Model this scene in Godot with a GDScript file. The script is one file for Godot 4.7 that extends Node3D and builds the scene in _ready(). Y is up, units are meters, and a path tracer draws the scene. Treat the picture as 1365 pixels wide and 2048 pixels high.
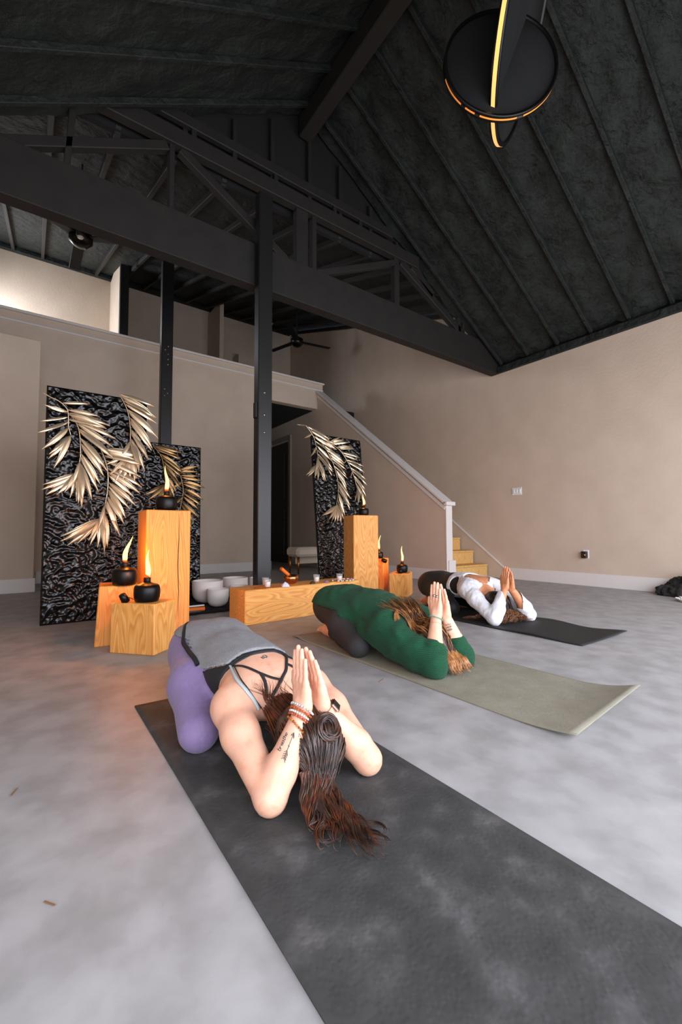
extends Node3D
# A yoga class in a barn-like hall. Metres, y up; -z runs along the mats away from the camera, +x towards the long white wall.

const WX := 6.14      # inner face of the right wall
const ZT := -4.03     # face of the roof truss
const ZB := -7.71     # face of the wall under the loft
var M := {}
var rng := RandomNumberGenerator.new()

func _ready() -> void:
	rng.seed = 7
	stage()
	materials()
	room()
	roof()
	truss()
	stairs_and_loft()
	fittings()
	panels()
	blocks()
	altar()
	bowls()
	far_bits()
	mats()
	people()
	corner_pile()
	slivers()

# ---------------------------------------------------------------- camera, sky, light
func stage() -> void:
	var cam := Camera3D.new()
	cam.name = "camera"
	var yaw := 0.6288
	var pitch := 0.04897
	var roll := -0.00305
	var fw := Vector3(sin(yaw) * cos(pitch), sin(pitch), -cos(yaw) * cos(pitch))
	var r0 := Vector3(cos(yaw), 0, sin(yaw))
	var u0 := r0.cross(fw)
	var rt := r0 * cos(roll) + u0 * sin(roll)
	var up := u0 * cos(roll) - r0 * sin(roll)
	cam.transform = Transform3D(Basis(rt, up, -fw), Vector3(0, 0.73, 0))
	cam.keep_aspect = Camera3D.KEEP_HEIGHT
	cam.fov = rad_to_deg(2.0 * atan(1024.0 / 852.8))
	cam.near = 0.05
	cam.far = 200.0
	add_child(cam)
	cam.current = true
	var we := WorldEnvironment.new()
	we.name = "environment"
	var env := Environment.new()
	var sky := Sky.new()
	var sm := ProceduralSkyMaterial.new()
	sm.sky_top_color = Color(0.62, 0.72, 0.88)
	sm.sky_horizon_color = Color(0.93, 0.93, 0.95)
	sm.ground_bottom_color = Color(0.22, 0.27, 0.16)
	sm.ground_horizon_color = Color(0.5, 0.55, 0.45)
	sky.sky_material = sm
	env.background_mode = Environment.BG_SKY
	env.sky = sky
	env.background_energy_multiplier = 1.6
	env.tonemap_mode = Environment.TONE_MAPPER_LINEAR
	env.tonemap_exposure = 0.93
	env.sdfgi_enabled = true
	env.ssao_enabled = true
	env.ssil_enabled = true
	we.environment = env
	add_child(we)
	# daylight through the wide doorway behind the camera
	var d := AreaLight3D.new()
	d.name = "daylight_doorway"
	d.area_size = Vector2(6.6, 2.3)
	d.light_color = Color(0.95, 0.955, 1.0)
	d.light_energy = 36.0
	d.area_range = 30.0
	d.shadow_enabled = true
	add_child(d)
	d.position = Vector3(2.5, 1.3, 1.05)
	# daylight through the wide opening in the left wall beside the camera
	var e := AreaLight3D.new()
	e.name = "daylight_side"
	e.area_size = Vector2(1.3, 2.2)
	e.light_color = Color(0.96, 0.97, 1.0)
	e.light_energy = 4.0
	e.area_range = 30.0
	e.shadow_enabled = true
	add_child(e)
	e.position = Vector3(-1.1, 1.3, 0.35)
	e.rotation.y = -PI / 2
	# daylight through the loft window
	var l := AreaLight3D.new()
	l.name = "daylight_loft"
	l.area_size = Vector2(1.4, 1.2)
	l.light_color = Color(0.95, 0.96, 1.0)
	l.light_energy = 12.0
	l.area_range = 12.0
	l.shadow_enabled = true
	add_child(l)
	l.position = Vector3(-1.1, 4.8, -10.3)
	l.rotation.y = -PI / 2

# ---------------------------------------------------------------- naming
func numbered(parent: Node, called: String) -> String:
	if not parent.has_node(NodePath(called)):
		return called
	var i := 1
	while parent.has_node(NodePath("%s_%03d" % [called, i])):
		i += 1
	return "%s_%03d" % [called, i]

func put(called: String, mesh: Mesh, mat: Material, parent: Node = null, at := Vector3.ZERO, basis := Basis()) -> MeshInstance3D:
	var p: Node = self if parent == null else parent
	var o := MeshInstance3D.new()
	o.name = numbered(p, called)
	o.mesh = mesh
	if mat != null:
		o.material_override = mat
	o.transform = Transform3D(basis, at)
	p.add_child(o, true)
	return o

func thing(called: String, label: String, category: String, at := Vector3.ZERO, group := "") -> Node3D:
	var o := Node3D.new()
	o.name = numbered(self, called)
	add_child(o, true)
	o.position = at
	tag(o, label, category, group)
	return o

func tag(o: Node, label: String, category: String, group := "") -> void:
	o.set_meta("label", label)
	o.set_meta("category", category)
	if group != "":
		o.set_meta("group", group)

func structure(called: String, mesh: Mesh, mat: Material, label: String, category: String, at := Vector3.ZERO) -> MeshInstance3D:
	var o := put(called, mesh, mat, null, at)
	o.set_meta("kind", "structure")
	tag(o, label, category)
	return o

# ---------------------------------------------------------------- materials
func noise(freq: float, type := FastNoiseLite.TYPE_SIMPLEX_SMOOTH, octaves := 4, seed_ := 1, warp := 0.0) -> FastNoiseLite:
	var n := FastNoiseLite.new()
	n.seed = seed_
	n.noise_type = type
	n.frequency = freq
	n.fractal_octaves = octaves
	if octaves <= 1:
		n.fractal_type = FastNoiseLite.FRACTAL_NONE
	if warp > 0.0:
		n.domain_warp_enabled = true
		n.domain_warp_amplitude = warp
		n.domain_warp_frequency = freq * 0.7
	return n

func ramp(stops: Array) -> Gradient:
	var g := Gradient.new()
	var o := PackedFloat32Array()
	var c := PackedColorArray()
	for s in stops:
		o.append(s[0])
		c.append(s[1])
	g.offsets = o
	g.colors = c
	return g

func tex(n: FastNoiseLite, g: Gradient, size := 512, bump := 0.0) -> NoiseTexture2D:
	var t := NoiseTexture2D.new()
	t.width = size
	t.height = size
	t.seamless = true
	t.noise = n
	if bump > 0.0:
		t.as_normal_map = true
		t.bump_strength = bump
	elif g != null:
		t.color_ramp = g
	return t

func plain(c: Color, rough := 0.6, metal := 0.0) -> StandardMaterial3D:
	var m := StandardMaterial3D.new()
	m.albedo_color = c
	m.roughness = rough
	m.metallic = metal
	return m

func patterned(t: Texture2D, scale: Vector3, rough := 0.6, world := false) -> StandardMaterial3D:
	var m := StandardMaterial3D.new()
	m.albedo_texture = t
	m.uv1_triplanar = true
	m.uv1_world_triplanar = world
	m.uv1_scale = scale
	m.roughness = rough
	return m

func relief(m: StandardMaterial3D, n: FastNoiseLite, bump: float, amount := 1.0, size := 512) -> void:
	m.normal_enabled = true
	m.normal_texture = tex(n, null, size, bump)
	m.normal_scale = amount

func wood(seed_: int, dark: Color, mid: Color, light: Color) -> StandardMaterial3D:
	var stops := []
	for i in 14:
		var f := i / 14.0
		stops.append([f, light.lerp(mid, 0.4 + 0.25 * sin(i * 2.1))])
		stops.append([f + 0.045, mid.lerp(dark, 0.05 + 0.22 * absf(sin(i * 1.7)))])
		stops.append([f + 0.06, light.lerp(mid, 0.6)])
	var m := patterned(tex(noise(0.004, FastNoiseLite.TYPE_SIMPLEX_SMOOTH, 3, seed_, 14.0), ramp(stops), 512), Vector3(1.7, 0.24, 1.7), 0.62)
	m.detail_enabled = false
	relief(m, noise(0.02, FastNoiseLite.TYPE_SIMPLEX_SMOOTH, 3, seed_ + 3), 3.0, 0.35, 256)
	return m

func materials() -> void:
	var wall := patterned(tex(noise(0.01), ramp([[0.0, Color(0.77, 0.70, 0.622)], [1.0, Color(0.805, 0.735, 0.657)]]), 256), Vector3(0.6, 0.6, 0.6), 0.75, true)
	relief(wall, noise(0.15), 1.5, 0.12, 256)
	M.wall = wall
	M.trim = plain(Color(0.86, 0.84, 0.82), 0.45)
	var fl := patterned(tex(noise(0.006, FastNoiseLite.TYPE_SIMPLEX_SMOOTH, 6, 11, 60.0), ramp([[0.0, Color(0.55, 0.545, 0.535)], [0.38, Color(0.595, 0.59, 0.585)], [0.55, Color(0.62, 0.615, 0.61)], [1.0, Color(0.665, 0.66, 0.655)]]), 1024), Vector3(0.8, 0.8, 0.8), 0.5, true)
	relief(fl, noise(0.03, FastNoiseLite.TYPE_SIMPLEX_SMOOTH, 5, 5), 1.2, 0.16, 512)
	M.floor = fl
	var foam := patterned(tex(noise(0.008, FastNoiseLite.TYPE_SIMPLEX_SMOOTH, 5, 21, 40.0), ramp([[0.0, Color(0.04, 0.06, 0.048)], [0.5, Color(0.062, 0.092, 0.07)], [1.0, Color(0.10, 0.145, 0.112)]]), 512), Vector3(0.7, 0.7, 0.7), 0.75, true)
	relief(foam, noise(0.012, FastNoiseLite.TYPE_SIMPLEX_SMOOTH, 5, 22, 50.0), 14.0, 1.0, 512)
	M.foam = foam
	M.black_wood = patterned(tex(noise(0.01, FastNoiseLite.TYPE_SIMPLEX_SMOOTH, 4, 31), ramp([[0.0, Color(0.078, 0.07, 0.055)], [1.0, Color(0.115, 0.104, 0.084)]]), 256), Vector3(1.5, 1.5, 1.5), 0.7, true)
	M.black = plain(Color(0.10, 0.10, 0.095), 0.5)
	M.steel = plain(Color(0.10, 0.104, 0.10), 0.42, 0.11)
	M.bolt = plain(Color(0.75, 0.68, 0.6), 0.35, 1.0)
	M.deep = plain(Color(0.05, 0.05, 0.048), 0.8)
	M.oak = wood(41, Color(0.58, 0.30, 0.09), Color(0.86, 0.55, 0.22), Color(0.94, 0.67, 0.33))
	M.fir = wood(52, Color(0.60, 0.32, 0.11), Color(0.88, 0.60, 0.28), Color(0.95, 0.73, 0.43))
	M.pine = wood(63, Color(0.66, 0.42, 0.17), Color(0.86, 0.67, 0.38), Color(0.92, 0.76, 0.50))
	M.crack = plain(Color(0.12, 0.06, 0.03), 0.9)
	M.lacquer = plain(Color(0.016, 0.015, 0.014), 0.27)
	M.lacquer.clearcoat_enabled = true
	M.lacquer.metallic_specular = 0.4
	M.lacquer.clearcoat = 0.22
	M.lacquer.clearcoat_roughness = 0.12
	M.gold = plain(Color(0.88, 0.80, 0.67), 0.34, 0.8)
	M.gold_dark = plain(Color(0.62, 0.50, 0.34), 0.4, 0.9)
	M.iron = plain(Color(0.055, 0.052, 0.05), 0.36, 0.55)
	M.iron_neck = plain(Color(0.09, 0.08, 0.075), 0.45, 0.6)
	var fm := plain(Color(1.0, 0.62, 0.2), 1.0)
	fm.emission_enabled = true
	fm.emission = Color(1.0, 0.82, 0.50)
	fm.emission_energy_multiplier = 3.2
	M.flame = fm
	var fo := plain(Color(1.0, 0.3, 0.05), 1.0)
	fo.emission_enabled = true
	fo.emission = Color(1.0, 0.34, 0.05)
	fo.emission_energy_multiplier = 1.1
	M.flame_root = fo
	var glass := plain(Color(0.95, 0.95, 0.95, 0.14), 0.04)
	glass.transparency = BaseMaterial3D.TRANSPARENCY_ALPHA
	M.glass = glass
	M.wax = plain(Color(0.93, 0.9, 0.87), 0.55)
	M.quartz = plain(Color(0.86, 0.84, 0.82), 0.5)
	M.bronze = plain(Color(0.72, 0.48, 0.30), 0.26, 1.0)
	M.brass = plain(Color(0.68, 0.44, 0.22), 0.3, 1.0)
	M.white_plastic = plain(Color(0.88, 0.88, 0.88), 0.11)
	M.black_cloth = plain(Color(0.035, 0.033, 0.033), 0.95)

# ---------------------------------------------------------------- mesh helpers
func box(size: Vector3, bevel := 0.0) -> ArrayMesh:
	var st := SurfaceTool.new()
	st.begin(Mesh.PRIMITIVE_TRIANGLES)
	add_box(st, Vector3.ZERO, size, bevel)
	return st.commit()

func quad(st: SurfaceTool, a: Vector3, b: Vector3, c: Vector3, d: Vector3, out: Vector3) -> void:
	var n := (c - a).cross(d - b)
	if n.length_squared() < 1e-14:
		n = (b - a).cross(c - a)
	n = n.normalized()
	var p := [a, b, c, d]
	if n.dot(out) > 0.0:
		p = [d, c, b, a]
	else:
		n = -n
	for i in [0, 1, 2, 0, 2, 3]:
		st.set_normal(n)
		st.add_vertex(p[i])

func tri(st: SurfaceTool, a: Vector3, b: Vector3, c: Vector3, out: Vector3) -> void:
	var n := (b - a).cross(c - a).normalized()
	var p := [a, b, c]
	if n.dot(out) > 0.0:
		p = [c, b, a]
	else:
		n = -n
	for q in p:
		st.set_normal(n)
		st.add_vertex(q)

func add_box(st: SurfaceTool, c: Vector3, s: Vector3, bevel := 0.0, bs := Basis()) -> void:
	var h := s * 0.5
	var b: float = minf(bevel, minf(h.x, minf(h.y, h.z)) * 0.9)
	for ax in 3:
		var u := (ax + 1) % 3
		var v := (ax + 2) % 3
		for sg in [-1.0, 1.0]:
			var pts := []
			for q in [[-1, -1], [1, -1], [1, 1], [-1, 1]]:
				var p := Vector3.ZERO
				p[ax] = sg * h[ax]
				p[u] = q[0] * (h[u] - b)
				p[v] = q[1] * (h[v] - b)
				pts.append(c + bs * p)
			var o := Vector3.ZERO
			o[ax] = sg
			quad(st, pts[0], pts[1], pts[2], pts[3], bs * o)
	if b <= 0.0:
		return
	for ax in 3:
		var u := (ax + 1) % 3
		var v := (ax + 2) % 3
		for su in [-1.0, 1.0]:
			for sv in [-1.0, 1.0]:
				var pts := []
				for q in [[-1, 0], [1, 0], [1, 1], [-1, 1]]:
					var p := Vector3.ZERO
					p[ax] = q[0] * (h[ax] - b)
					p[u] = su * (h[u] - (b if q[1] == 1 else 0.0))
					p[v] = sv * (h[v] - (0.0 if q[1] == 1 else b))
					pts.append(c + bs * p)
				var o := Vector3.ZERO
				o[u] = su
				o[v] = sv
				quad(st, pts[0], pts[1], pts[2], pts[3], bs * o)
	for sx in [-1.0, 1.0]:
		for sy in [-1.0, 1.0]:
			for sz in [-1.0, 1.0]:
				var sg := Vector3(sx, sy, sz)
				tri(st, c + bs * (sg * Vector3(h.x, h.y - b, h.z - b)), c + bs * (sg * Vector3(h.x - b, h.y, h.z - b)), c + bs * (sg * Vector3(h.x - b, h.y - b, h.z)), bs * sg)

func beam(a: Vector3, b: Vector3, w: float, d: float, side := Vector3(0, 0, 1)) -> ArrayMesh:
	# a square timber from a to b, w across and d deep along side
	var st := SurfaceTool.new()
	st.begin(Mesh.PRIMITIVE_TRIANGLES)
	add_beam(st, a, b, w, d, side)
	return st.commit()

func add_beam(st: SurfaceTool, a: Vector3, b: Vector3, w: float, d: float, side := Vector3(0, 0, 1)) -> void:
	var y := (b - a).normalized()
	var x := y.cross(side).normalized()
	var z := x.cross(y).normalized()
	add_box(st, (a + b) * 0.5, Vector3(w, (b - a).length(), d), minf(0.006, minf(w, d) * 0.1), Basis(x, y, z))

func prism(poly: PackedVector2Array, depth: float, axis := 0) -> ArrayMesh:
	# polygon in (z,y) pushed along +x (axis 0), or in (x,y) pushed along -z (axis 2), or in (x,z) pushed along -y (axis 1)
	var st := SurfaceTool.new()
	st.begin(Mesh.PRIMITIVE_TRIANGLES)
	var f := func(p: Vector2, t: float) -> Vector3:
		if axis == 0:
			return Vector3(t, p.y, p.x)
		if axis == 1:
			return Vector3(p.x, -t, p.y)
		return Vector3(p.x, p.y, -t)
	var dirv: Vector3 = f.call(Vector2.ZERO, 1.0)
	var idx := Geometry2D.triangulate_polygon(poly)
	for i in range(0, idx.size(), 3):
		for t in [0.0, depth]:
			tri(st, f.call(poly[idx[i]], t), f.call(poly[idx[i + 1]], t), f.call(poly[idx[i + 2]], t), dirv * (1.0 if t > 0.0 else -1.0))
	var cw := Geometry2D.is_polygon_clockwise(poly)
	for i in poly.size():
		var p := poly[i]
		var q := poly[(i + 1) % poly.size()]
		var e := (q - p).normalized()
		var o2 := Vector2(e.y, -e.x)
		# outward: test a point just outside
		if Geometry2D.is_point_in_polygon((p + q) * 0.5 + o2 * 0.001, poly):
			o2 = -o2
		var o: Vector3 = f.call(o2, 0.0) - f.call(Vector2.ZERO, 0.0)
		quad(st, f.call(p, 0.0), f.call(q, 0.0), f.call(q, depth), f.call(p, depth), o)
	return st.commit()

func lathe(profile: Array, seg := 28) -> ArrayMesh:
	# profile of Vector2(radius, y), bottom to top, smooth normals
	var st := SurfaceTool.new()
	st.begin(Mesh.PRIMITIVE_TRIANGLES)
	add_lathe(st, profile, seg, Transform3D())
	st.generate_normals()
	return st.commit()

func add_lathe(st: SurfaceTool, profile: Array, seg: int, tf: Transform3D) -> void:
	for i in profile.size() - 1:
		var p: Vector2 = profile[i]
		var q: Vector2 = profile[i + 1]
		for s in seg:
			var a := TAU * s / seg
			var b := TAU * (s + 1) / seg
			var v0 := tf * Vector3(cos(a) * p.x, p.y, sin(a) * p.x)
			var v1 := tf * Vector3(cos(b) * p.x, p.y, sin(b) * p.x)
			var v2 := tf * Vector3(cos(b) * q.x, q.y, sin(b) * q.x)
			var v3 := tf * Vector3(cos(a) * q.x, q.y, sin(a) * q.x)
			if p.x > 0.0:
				st.add_vertex(v0)
				st.add_vertex(v1)
				st.add_vertex(v2)
			if q.x > 0.0:
				st.add_vertex(v0)
				st.add_vertex(v2)
				st.add_vertex(v3)

func add_tube(st: SurfaceTool, pts: PackedVector3Array, radii: PackedFloat32Array, sides := 6, flat := 1.0, up := Vector3.UP) -> void:
	# swept tube with rounded shading; flat < 1 squashes it along `up`
	var n := pts.size()
	if n < 2:
		return
	var rings := []
	var norms := []
	for i in n:
		var t := (pts[mini(i + 1, n - 1)] - pts[maxi(i - 1, 0)]).normalized()
		var x := t.cross(up)
		if x.length() < 0.05:
			x = t.cross(Vector3(0.3, 0.1, 1))
		x = x.normalized()
		var y := x.cross(t).normalized()
		var ring := PackedVector3Array()
		var nr := PackedVector3Array()
		for s in sides:
			var a := TAU * s / sides
			ring.append(pts[i] + (x * cos(a) + y * sin(a) * flat) * radii[i])
			nr.append((x * cos(a) + y * sin(a) / maxf(flat, 0.3)).normalized())
		rings.append(ring)
		norms.append(nr)
	for i in n - 1:
		for s in sides:
			var s2 := (s + 1) % sides
			for k in [[i, s], [i, s2], [i + 1, s2], [i, s], [i + 1, s2], [i + 1, s]]:
				st.set_normal(norms[k[0]][k[1]])
				st.add_vertex(rings[k[0]][k[1]])

func tube(pts: PackedVector3Array, r: float, sides := 8) -> ArrayMesh:
	var st := SurfaceTool.new()
	st.begin(Mesh.PRIMITIVE_TRIANGLES)
	var rr := PackedFloat32Array()
	for i in pts.size():
		rr.append(r)
	add_tube(st, pts, rr, sides)
	return st.commit()

func smooth_line(ctrl: Array, n: int) -> PackedVector3Array:
	# Catmull-Rom through the control points
	var out := PackedVector3Array()
	var m := ctrl.size()
	for i in n:
		var t := float(i) / (n - 1) * (m - 1)
		var k: int = mini(int(t), m - 2)
		var f := t - k
		var p0: Vector3 = ctrl[maxi(k - 1, 0)]
		var p1: Vector3 = ctrl[k]
		var p2: Vector3 = ctrl[k + 1]
		var p3: Vector3 = ctrl[mini(k + 2, m - 1)]
		out.append(p1.cubic_interpolate(p2, p0, p3, f))
	return out

# ---------------------------------------------------------------- the hall
func room() -> void:
	structure("floor", box(Vector3(8.2, 0.2, 18.0)), M.floor, "smooth mottled grey concrete floor of the hall", "floor", Vector3(2.46, -0.1, -3.9))
	structure("ground", box(Vector3(60, 0.1, 40)), plain(Color(0.34, 0.42, 0.22), 0.95), "green grass outside the wide doorway", "ground", Vector3(2.5, -0.1, 25.15))
	# right wall, lower along the hall and rising under the loft roof
	structure("wall_right", prism(PackedVector2Array([Vector2(3.1, 0), Vector2(3.1, 3.42), Vector2(-4.16, 3.42), Vector2(-4.16, 4.42), Vector2(-12.4, 7.13), Vector2(-12.4, 0)]), 0.2), M.wall, "long plain off-white wall on the right of the hall", "wall", Vector3(WX, 0, 0))
	structure("baseboard_right", box(Vector3(0.018, 0.175, 7.05), 0.004), M.trim, "tall white baseboard along the right wall", "baseboard", Vector3(WX - 0.009, 0.0875, -0.45))
	structure("wall_left", prism(PackedVector2Array([Vector2(3.1, 0), Vector2(3.1, 3.6), Vector2(-4.16, 3.6), Vector2(-4.16, 4.42), Vector2(-9.4, 6.13), Vector2(-9.4, 4.25), Vector2(-10.8, 4.25), Vector2(-10.8, 6.55), Vector2(-12.4, 7.13), Vector2(-12.4, 0), Vector2(-0.35, 0), Vector2(-0.35, 2.5), Vector2(1.05, 2.5), Vector2(1.05, 0)]), 0.2), M.wall, "off-white left wall with the loft window and a wide doorway", "wall", Vector3(-1.34, 0, 0))
	# front wall with the wide doorway
	var st := SurfaceTool.new()
	st.begin(Mesh.PRIMITIVE_TRIANGLES)
	add_box(st, Vector3(-1.0, 1.71, 0), Vector3(0.28, 3.42, 0.2))
	add_box(st, Vector3(6.0, 1.71, 0), Vector3(0.28, 3.42, 0.2))
	add_box(st, Vector3(2.5, 4.2, 0), Vector3(7.4, 3.3, 0.2))
	structure("wall_front", st.commit(), M.wall, "wall behind the camera around the wide open doorway", "wall", Vector3(0, 0, 1.25))
	# wall under the loft, the doorway recess on its right, the boxed-out corner on its left
	st = SurfaceTool.new()
	st.begin(Mesh.PRIMITIVE_TRIANGLES)
	add_box(st, Vector3(1.365, 1.99, -0.08), Vector3(5.01, 3.98, 0.16))
	add_box(st, Vector3(4.42, 3.70, -0.08), Vector3(1.1, 0.56, 0.16))
	structure("wall_back", st.commit(), M.wall, "beige wall under the loft behind the black panels", "wall", Vector3(0, 0, ZB))
	st = SurfaceTool.new()
	st.begin(Mesh.PRIMITIVE_TRIANGLES)
	add_box(st, Vector3(-0.595, 1.61, 0), Vector3(1.27, 3.22, 1.06), 0.004)
	structure("wall_alcove", st.commit(), M.wall, "boxed-out beige wall section at the left edge", "wall", Vector3(0, 0, -7.18))
	st = SurfaceTool.new()
	st.begin(Mesh.PRIMITIVE_TRIANGLES)
	add_box(st, Vector3(-0.585, 0.0875, -6.641), Vector3(1.29, 0.175, 0.018), 0.004)
	add_box(st, Vector3(0.049, 0.0875, -7.17), Vector3(0.018, 0.175, 1.06), 0.004)
	structure("baseboard_alcove", st.commit(), M.trim, "baseboard of the boxed-out wall section", "baseboard")
	st = SurfaceTool.new()
	st.begin(Mesh.PRIMITIVE_TRIANGLES)
	add_box(st, Vector3(1.97, 0.0875, ZB + 0.009), Vector3(3.8, 0.175, 0.018), 0.004)
	add_box(st, Vector3(3.879, 0.0875, ZB - 0.08), Vector3(0.018, 0.175, 0.17), 0.004)
	structure("baseboard_back", st.commit(), M.trim, "white baseboard under the beige loft wall", "baseboard")
	# recess under the loft: rear wall, side wall, black ceiling, door
	structure("wall_recess", box(Vector3(6.4, 3.45, 0.16)), M.wall, "dim rear wall of the recess under the loft", "wall", Vector3(2.0, 1.72, -10.8))
	structure("ceiling_loft", box(Vector3(7.48, 0.16, 4.4), 0.0), M.deep, "black underside of the loft floor", "ceiling", Vector3(2.4, 3.5, -10.1))
	structure("wall_far", box(Vector3(7.48, 8.0, 0.2)), M.wall, "beige rear wall of the loft", "wall", Vector3(2.4, 4.0, -11.1))
	var door := thing("door_1", "dark panelled door in the recess under the loft", "door", Vector3(4.97, 0, -9.36))
	door.set_meta("kind", "structure")
	var dm := plain(Color(0.16, 0.145, 0.125), 0.55)
	put("door_panel", box(Vector3(0.05, 2.9, 0.86), 0.006), dm, door, Vector3(-0.02, 1.47, 0))
	for y in [0.75, 2.1]:
		put("inset_panel", box(Vector3(0.02, 1.1, 0.56), 0.008), dm, door, Vector3(-0.05, y, 0))
	put("handle", tube(PackedVector3Array([Vector3(-0.05, 1.08, 0.34), Vector3(-0.1, 1.08, 0.34), Vector3(-0.1, 1.08, 0.2)]), 0.014), M.black, door)
	put("handle_plate", box(Vector3(0.01, 0.07, 0.07), 0.003), M.black, door, Vector3(-0.048, 1.08, 0.35))
	var cs := SurfaceTool.new()
	cs.begin(Mesh.PRIMITIVE_TRIANGLES)
	for s in [-1, 1]:
		add_box(cs, Vector3(-0.015, 1.5, s * 0.49), Vector3(0.05, 3.0, 0.09), 0.004)
	add_box(cs, Vector3(-0.015, 3.03, 0), Vector3(0.05, 0.09, 1.07), 0.004)
	put("casing", cs.commit(), plain(Color(0.55, 0.5, 0.44), 0.5), door)
	# lintel trim and cap of the loft's low front wall
	structure("trim_1", box(Vector3(6.31, 0.035, 0.24), 0.008), M.trim, "pale cap along the top of the loft ledge", "ledge cap", Vector3(1.98, 3.985, ZB - 0.06))
	structure("trim_2", box(Vector3(6.28, 0.03, 0.03), 0.008), M.trim, "thin moulding below the cap of the loft ledge", "moulding", Vector3(1.98, 3.84, ZB + 0.01))
	structure("trim_3", box(Vector3(6.26, 0.115, 0.012), 0.003), M.wall, "fascia board between cap and moulding of the loft ledge", "fascia", Vector3(1.98, 3.91, ZB + 0.006))
	# loft: floor edge strip, low partitions
	structure("wall_partition", box(Vector3(0.1, 3.0, 1.6)), M.wall, "short return wall standing out into the loft behind the short post", "wall", Vector3(1.405, 5.08, -10.2))
	structure("wall_closet_side", box(Vector3(0.1, 3.0, 0.9)), M.wall, "dim return wall in the middle of the loft", "wall", Vector3(3.7, 5.0, -10.55))
	structure("wall_closet", box(Vector3(0.5, 2.0, 0.6)), M.wall, "small pale boxed wall in the loft", "wall", Vector3(4.6, 4.5, -10.9))

func roof_y(x: float) -> float:
	return 5.64 - 0.61 * absf(x - 2.5)

func roof() -> void:
	# hall roof: two foamed slopes, rafters under them, ridge beam
	for s in [-1, 1]:
		var st := SurfaceTool.new()
		st.begin(Mesh.PRIMITIVE_TRIANGLES)
		var nx := 48
		var nz := 90
		var nz_ := noise(1.6, FastNoiseLite.TYPE_SIMPLEX_SMOOTH, 5, 77, 0.5)
		var g := []
		for i in nx + 1:
			var row := PackedVector3Array()
			for j in nz + 1:
				var x: float = 2.5 + s * 3.66 * i / nx
				var z: float = 3.1 - 7.26 * j / nz
				var e: float = 0.06 * nz_.get_noise_2d(x * 1.0, z * 1.6)
				row.append(Vector3(x, roof_y(x) + 0.07 + e, z))
			g.append(row)
		for i in nx:
			for j in nz:
				var a: Vector3 = g[i][j]
				var b: Vector3 = g[i + 1][j]
				var c: Vector3 = g[i + 1][j + 1]
				var d: Vector3 = g[i][j + 1]
				var p := [a, b, c, a, c, d]
				if s > 0:
					p = [a, c, b, a, d, c]
				st.set_smooth_group(0)
				for q in p:
					st.add_vertex(q)
		st.index()
		st.generate_normals()
		var c := put("ceiling" if s > 0 else "ceiling_left", st.commit(), M.foam)
		c.set_meta("kind", "structure")
		tag(c, "dark green-black foamed roof slope above the right wall" if s > 0 else "dark foamed roof slope on the left of the ridge", "ceiling")
		for k in 16:
			var z := -3.96 + 0.4575 * k
			if z > 2.9:
				break
			put("rafter", beam(Vector3(2.5 + s * 0.06, roof_y(2.56) + 0.02, z), Vector3(2.5 + s * 3.62, roof_y(6.12) + 0.03, z), 0.055, 0.04), M.foam, c)
		var cover := put("roof_deck", beam(Vector3(2.5, 5.86, -0.5), Vector3(2.5 + s * 3.9, 5.86 - 0.61 * 3.9, -0.5), 0.1, 7.4), M.deep, c)
		cover.name = "roof_deck"
	structure("trim_4", box(Vector3(0.16, 0.26, 7.2), 0.01), M.black_wood, "dark ridge beam along the peak of the roof", "beam", Vector3(2.5, 5.50, -0.55))
	structure("trim_5", box(Vector3(0.06, 0.1, 7.1), 0.006), M.foam, "dark plate where the roof meets the right wall", "beam", Vector3(WX - 0.03, 3.37, -0.5))
	# gable wall of studs over the truss
	var gp := PackedVector2Array([Vector2(0.2, 4.4), Vector2(4.8, 4.4), Vector2(2.5, 5.84)])
	var gab := structure("wall_gable", prism(gp, 0.05, 2), M.deep, "dark gable boarding between truss and roof", "wall", Vector3(0, 0, -4.2))
	for x in [0.83, 1.13, 1.64, 2.08, 2.57, 3.02, 3.51, 3.98]:
		put("stud", box(Vector3(0.05, roof_y(x) - 4.55, 0.07), 0.004), M.black_wood, gab, Vector3(x, (roof_y(x) + 4.55) * 0.5, 0.03))
	# lower roof over the loft, rising away from the truss
	var st2 := SurfaceTool.new()
	st2.begin(Mesh.PRIMITIVE_TRIANGLES)
	var a2 := Vector3(2.4, 4.42, -4.16)
	var b2 := Vector3(2.4, 7.14, -12.4)
	add_beam(st2, a2 + Vector3(0, 0.12, 0), b2 + Vector3(0, 0.12, 0), 7.5, 0.12, Vector3(0, 1, 0.33))
	var rear := structure("ceiling_rear", st2.commit(), M.foam, "dark foamed roof rising over the loft", "ceiling")
	for k in 15:
		var x := -0.95 + 0.5 * k
		put("rafter", beam(Vector3(x, 4.42, -4.2), Vector3(x, 7.1, -12.3), 0.055, 0.07, Vector3(0, 1, 0.33)), M.black_wood, rear)
	structure("trim_6", box(Vector3(7.4, 0.34, 0.1), 0.01), M.foam, "dark beam along the top of the loft's rear wall", "beam", Vector3(2.4, 6.77, -10.95))

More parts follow.
